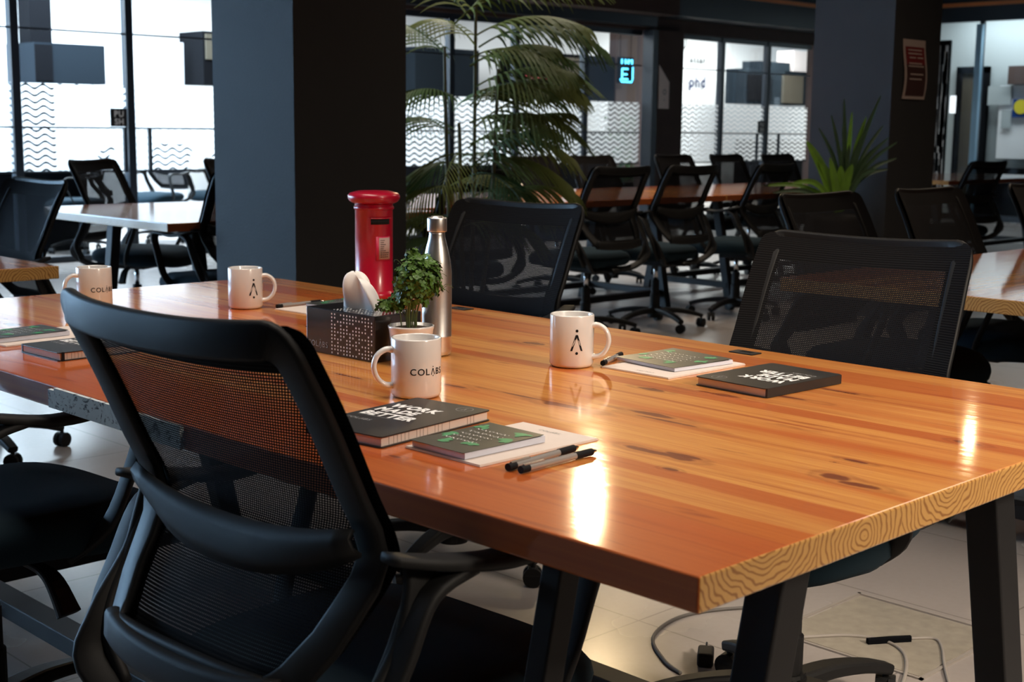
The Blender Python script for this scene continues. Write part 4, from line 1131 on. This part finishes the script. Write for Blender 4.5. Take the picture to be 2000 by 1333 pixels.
# red pillar box
pb = thing('pillar_post_box', 'small red pillar post box standing at the far edge of the table', 'post box', (1.150, 1.925, TZ))
b = bmesh.new(); lathe(b, [(0, 0), (.052, 0), (.053, .012), (.0475, .018), (.0475, .222), (.0505, .224), (.0505, .229), (.0480, .232), (.0480, .240), (0, .240)], 56); bd = obj('body', b, 'red', pb, smooth=False)
for f in bd.data.polygons: f.use_smooth = abs(f.normal.z) < 0.6
b = bmesh.new(); lathe(b, [(0, .236), (.052, .238), (.061, .243), (.0655, .250), (.0655, .258), (.060, .264), (.040, .269), (0, .271)], 56); obj('cap', b, 'red', pb, smooth=True)
cd = camdir(1.150, 1.925)+0.30   # the slot faces a little to the right of the camera
def onbox(rad): return lambda a, c: (rad*math.cos(cd+a/0.0475), rad*math.sin(cd+a/0.0475), c)
def patch(name, rad, a0, a1, z0, z1, m, par, n=10):
    b = bmesh.new(); f = onbox(rad); lo = [b.verts.new(f(a0+(a1-a0)*i/n, z0)) for i in range(n+1)]; hi = [b.verts.new(f(a0+(a1-a0)*i/n, z1)) for i in range(n+1)]
    for i in range(n): b.faces.new((lo[i], lo[i+1], hi[i+1], hi[i]))
    o = obj(name, b, m, par, smooth=True, recalc=False); so = o.modifiers.new('s', 'SOLIDIFY'); so.thickness = 0.0012
    return o
patch('slot', .0482, -0.022, 0.030, .187, .201, 'slot_black', pb)
patch('slot_hood', .0500, -0.026, 0.034, .201, .2035, 'red', pb)
pl_ = patch('label_plate', .0488, -0.010, 0.031, .097, .157, 'red_light', pb)
lp_ = patch('paper_label', .0497, -0.002, 0.029, .100, .154, 'label_paper', pl_)
b = bmesh.new(); f = onbox(.0512); rr2 = random.Random(4)
for k in range(9):
    z = .147-k*.0052; a1 = rr2.uniform(.008, .026); n = 4
    for i in range(n):
        q0 = .001+(a1-.001)*i/n; q1 = q0+(a1-.001)/n*0.8
        b.faces.new([b.verts.new(f(*p)) for p in ((q0, z), (q1, z), (q1, z+.0016), (q0, z+.0016))])
obj('small_print', b, 'print_black', lp_, recalc=False)

# ------------------------------------------------------------------ palm
pm = thing('palm_plant', 'tall leafy green palm standing behind the table right of the big left column', 'plant', (3.42, 4.02, 0))
b = bmesh.new(); lathe(b, [(0, 0), (.15, 0), (.19, .36), (.20, .38), (.185, .38), (.18, .34), (0, .34)], 32); obj('pot', b, 'pot_dark', pm, smooth=True)
rr = random.Random(33)
sR = Vector((0.712, -0.702, 0)); sA = Vector((0.702, 0.712, 0))   # across and away in plan
def frond(parent, p0, direction, length, droop, m, nl=24, ll=0.30, rise=0.5, lean=0.0):
    bl = bmesh.new()
    d = direction.normalized(); pts = []
    for i in range(13):
        s_ = i/12
        pts.append(p0+d*(length*s_)+Vector((0, 0, length*(rise*s_-droop*s_*s_))))
    P_ = catmull(pts, 2)
    sd0 = Vector((-d.y, d.x, 0)); sd0 = sd0.normalized() if sd0.length > 1e-3 else Vector((1, 0, 0))
    sweep(bl, P_, circ(.0048, 5), side=sd0, taper=lambda s: 1-0.75*s)
    n = len(P_)
    for k in range(nl):
        s_ = 0.12+0.86*k/(nl-1); i = min(n-2, int(s_*(n-1))); p = P_[i].lerp(P_[i+1], s_*(n-1)-i); tg = (P_[i+1]-P_[i]).normalized()
        for sg in (-1, 1):
            Lf = ll*(math.sin(PI*min(1, 0.18+0.80*s_))**0.7)*rr.uniform(.85, 1.1)
            out = (sd0*sg*(0.95-0.35*s_)+tg*(0.45+0.5*s_)+Vector((0, 0, 0.05))).normalized()
            q = []
            for j in range(6):
                u = j/5; c_ = p+out*(Lf*u)+Vector((0, 0, -Lf*0.55*u*u))
                wd = 0.0062*math.sin(PI*min(0.98, u*0.85+0.12))**0.8
                w_ = tg*0.9+Vector((0, 0, .35)); w_.normalize()
                q.append((bl.verts.new(c_-w_*wd), bl.verts.new(c_+w_*wd)))
            for j in range(5): bl.faces.new((q[j][0], q[j][1], q[j+1][1], q[j+1][0]))
    return obj('frond', bl, m, parent, recalc=False)
canes = [((-0.10, 0.0), 1.55), ((0.02, 0.03), 1.75), ((0.11, -0.03), 1.45), ((-0.04, -0.06), 1.2)]
for (a, c), h in canes:
    b = bmesh.new(); p = sR*a+sA*c
    sweep(b, catmull([p*0.5+Vector((0, 0, .33)), p*0.9+Vector((0, 0, .7)), p*1.1+Vector((0, 0, 1.1)), p*1.2+Vector((0, 0, h))], 5), circ(.012, 8), taper=lambda s: 1-0.4*s)
    obj('cane', b, 'cane', pm)
def V3(a, c, z): return sR*a+sA*c+Vector((0, 0, z))
FR = [ # start (across, away, z), direction (across, away), length, droop, rise, material
 ((0.02, .0, 1.60), (1, -0.1), .62, .55, .62, 'palm'), ((0.05, .03, 1.35), (1, .1), .55, .35, .35, 'palm'), ((0.0, .0, 1.10), (1, 0.2), .58, .62, .50, 'palm'),
 ((0.03, .0, 0.86), (1, -.2), .42, .75, .55, 'palm'), ((-0.1, .0, 1.50), (-.6, .5), .45, .45, .85, 'palm_dark'), ((-0.1, .05, 1.15), (-.5, .6), .42, .5, .6, 'palm_dark'),
 ((-0.05, .0, 1.0), (-.5, .2), .32, .9, .4, 'palm_dark'), ((0.0, .0, 1.72), (.25, .2), .50, .25, 1.0, 'palm_dark'), ((0.0, .0, 1.68), (-.35, .3), .50, .3, 1.0, 'palm'),
 ((0.1, .0, 1.30), (.55, .5), .6, .5, .7, 'palm_dark'), ((0.1, -.03, 1.2), (.5, -.35), .45, .6, .5, 'palm'), ((-0.02, -.05, 1.05), (-.1, -.3), .30, .8, .3, 'palm'),
 ((0.0, 0.0, .95), (.35, -.3), .38, .85, .4, 'palm_dark'), ((-0.05, 0.0, .72), (-.45, .1), .34, .9, .7, 'palm'), ((0.05, .0, 1.75), (.9, .2), .65, .35, .55, 'palm'), ((0.04, .0, 1.55), (.7, .1), .6, .7, .7, 'palm_dark'),
 ((0.02, .02, 1.48), (.8, .35), .58, .45, .5, 'palm_dark'), ((0.0, -.03, 1.2), (.75, -.25), .5, .55, .45, 'palm'), ((-0.06, .0, 1.3), (-.3, -.25), .35, .6, .6, 'palm_dark'), ((-0.05, .0, .88), (-.25, -.2), .34, .9, .5, 'palm'), ((0.03, .0, 1.0), (.6, .0), .45, .7, .5, 'palm'),
 ((-0.08, .0, 0.60), (-.3, -.1), .28, .8, .8, 'palm_dark'), ((0.0, .0, 1.28), (.2, -.15), .45, .7, .8, 'palm'), ((0.0, .0, 1.5), (.35, -.1), .5, .7, .5, 'palm'), ((0.0, .0, 1.02), (.1, .2), .4, .9, .6, 'palm_dark'),
]
for (a, c, z), (da, dc), L, dr, ri, m in FR:
    frond(pm, V3(a, c, z), V3(da, dc, 0), L*(0.86 if da > .7 else 1), dr, m, nl=18, ll=0.24+0.10*L, rise=ri)

rr = random.Random(77)
for k in range(12):
    a0 = rr.uniform(-.5, 1.0); c0 = rr.uniform(-.35, .5)
    if a0 < 0: c0 = abs(c0)*0.6+0.1
    frond(pm, V3(rr.uniform(-.08, .08), rr.uniform(-.03, .05), 0.70+1.05*(k/11)), V3(a0, c0, 0), rr.uniform(.34, .55), rr.uniform(.35, .9), rr.choice(['palm', 'palm_dark', 'palm']), nl=18, ll=rr.uniform(.22, .30), rise=rr.uniform(.4, 1.0))

# bright plant before the far column
bp = thing('potted_plant', 'bright green spiky plant standing before the far column', 'plant', (6.47, 3.90, 0))
b = bmesh.new(); lathe(b, [(0, 0), (.14, 0), (.17, .62), (.18, .66), (.165, .66), (.16, .62), (0, .62)], 28); obj('pot', b, 'pot_dark', bp, smooth=True)
def strap(parent, p0, tip, bend, wd, m):
    bb = bmesh.new(); p0 = Vector(p0); tip = Vector(tip); mid = (p0+tip)/2+Vector(bend); q = []
    P_ = catmull([p0, mid, tip], 8); n = len(P_)
    for i, p in enumerate(P_):
        s_ = i/(n-1); t = (P_[min(n-1, i+1)]-P_[max(0, i-1)]).normalized(); sd = t.cross(sA).normalized()
        w_ = wd*(math.sin(PI*(0.12+0.86*s_)))**0.8
        q.append((bb.verts.new(p-sd*w_), bb.verts.new(p+sA*w_*0.4), bb.verts.new(p+sd*w_)))
    for i in range(n-1):
        for k in range(2): bb.faces.new((q[i][k], q[i][k+1], q[i+1][k+1], q[i+1][k]))
    return obj('leaf', bb, m, parent, recalc=False)
rr = random.Random(8)
for a, z, m, wd in ((-.02, 1.38, 'spike_leaf', .012), (.06, 1.30, 'bright_leaf', .014), (.20, 1.40, 'spike_leaf', .014), (.14, 1.27, 'bright_leaf', .016), (-.10, 1.28, 'spike_leaf', .012), (-.02, 1.22, 'spike_leaf', .012),
                (.26, 1.22, 'spike_leaf', .012), (.32, 1.12, 'spike_leaf', .012), (.34, 1.02, 'spike_leaf', .013), (-.16, 1.2, 'spike_leaf', .012), (.28, 1.15, 'spike_leaf', .012), (.22, 1.1, 'spike_leaf', .013), (-.06, 1.15, 'spike_leaf', .015), (.30, .95, 'spike_leaf', .013), (.02, 1.1, 'spike_leaf', .015), (.1, 1.15, 'spike_leaf', .015)):
    strap(bp, V3(0.03, 0, .78), V3(a, rr.uniform(-.1, .05), z), (0, 0, .05), wd, m)
for a0, z0, a, z, m, wd, bz in ((-.06, .68, -.25, 1.12, 'bright_leaf', .030, .05), (-.04, .68, -.16, 1.0, 'bright_leaf', .028, .05), (0, .68, -.02, .97, 'bright_leaf', .034, .02), (.02, .68, .10, .86, 'bright_leaf', .026, .10), (0, .7, .05, .98, 'bright_leaf', .028, .04),
                           (-.04, .7, -.33, .86, 'bright_leaf', .018, .08), (-.08, .7, -.44, .80, 'spike_leaf', .016, .06), (-.05, .66, -.28, .76, 'spike_leaf', .014, .08), (-.02, .68, -.10, 1.02, 'bright_leaf', .024, .02), (-.1, .75, -.5, .84, 'bright_leaf', .014, .05), (.05, .7, .2, .95, 'spike_leaf', .02, .08), (.0, .68, -.06, .9, 'bright_leaf', .03, .03)):
    strap(bp, V3(a0*0.3, -0.02, z0), V3(a, rr.uniform(-.12, .02), z), (0, 0, bz), wd, m)

# small things on the long background table
sg_ = thing('tissue_ball', 'crumpled white lump on the long background table', 'tissue', (5.55, 5.86, 0.7505))
b = bmesh.new(); bmesh.ops.create_icosphere(b, subdivisions=3, radius=0.05)
for v in b.verts: v.co = Vector((v.co.x*1.2, v.co.y, (v.co.z+0.05)*0.7))*(1+0.12*math.sin(v.co.x*90)*math.cos(v.co.y*80))
obj('lump', b, 'tissue', sg_, smooth=True)

# ------------------------------------------------------------------ on the floor
def cable(name, pts, r, m, label):
    b = bmesh.new(); sweep(b, catmull(pts, 8), circ(r, 8), side=(0, 0, 1)); return tag(obj(name, b, m, smooth=True), label, 'cable')
Zc = 0.0045
cable('power_cable', [(1.35, 0.93, Zc), (1.60, 1.02, Zc), (1.71, 1.095, Zc), (1.62, 1.17, Zc), (1.50, 1.20, Zc), (1.36, 1.157, Zc), (1.27, 1.05, Zc), (1.24, 0.98, Zc)], 0.0042, 'cable_dark', 'grey cable looping on the floor left of the front table leg')
cable('power_cable', [(1.60, 0.93, Zc), (1.70, 0.86, Zc), (1.74, 0.79, Zc), (1.72, 0.72, Zc), (1.64, 0.66, Zc), (1.5, 0.60, Zc), (1.38, 0.58, Zc)], 0.0042, 'cable', 'pale grey cable curving over the floor box between the front table legs')
cable('power_cable', [(1.74, 0.785, Zc), (1.80, 0.74, Zc), (1.84, 0.70, Zc), (1.80, 0.66, Zc), (1.70, 0.60, Zc), (1.55, 0.50, Zc)], 0.0036, 'cable', 'thin grey cable ending in a black connector on the floor')
b = bmesh.new(); sweep(b, [(1.70, 0.795, .008), (1.745, 0.765, .009), (1.79, 0.735, .008)], rect(0.016, 0.013, 0.004), side=(0, 0, 1)); tag(obj('connector', b, 'cab_black'), 'black cable connector lying on the floor between the table legs', 'connector')
fb = thing('floor_box', 'square metal floor box lid let into the tiles under the front table', 'floor box', (1.80, 0.80, 0.0))
b = bmesh.new()
for (x0, x1, y0, y1) in ((-.20, .20, -.20, -.192), (-.20, .20, .192, .20), (-.20, -.192, -.20, .20), (.192, .20, -.20, .20)): box(b, x0, x1, y0, y1, 0.0, 0.004)
obj('rim', b, 'cable', fb)
b = bmesh.new(); box(b, -.185, .185, -.185, .185, 0.0, 0.002); M['lid'] = simple('brushed_dusty_lid', (0.30, 0.27, 0.22), 0.5, var=0.3, vs=30); obj('lid', b, 'lid', fb)
pg = thing('plug', 'power plug with metal prongs on the floor beside the front table leg', 'plug', (1.335, 0.985, 0.0), R(35))
b = bmesh.new(); box(b, -.03, .03, -.018, .018, 0.0, .032); obj('plug_body', b, 'plastic_grey', pg, bevel=0.006)
b = bmesh.new(); 
for y in (-.009, .009): cyl(b, (.03, y, .018), (.052, y, .018), .0028, n=10)
cyl(b, (.03, 0, .028), (.050, 0, .028), .0028, n=10)
obj('prongs', b, 'chrome', pg)
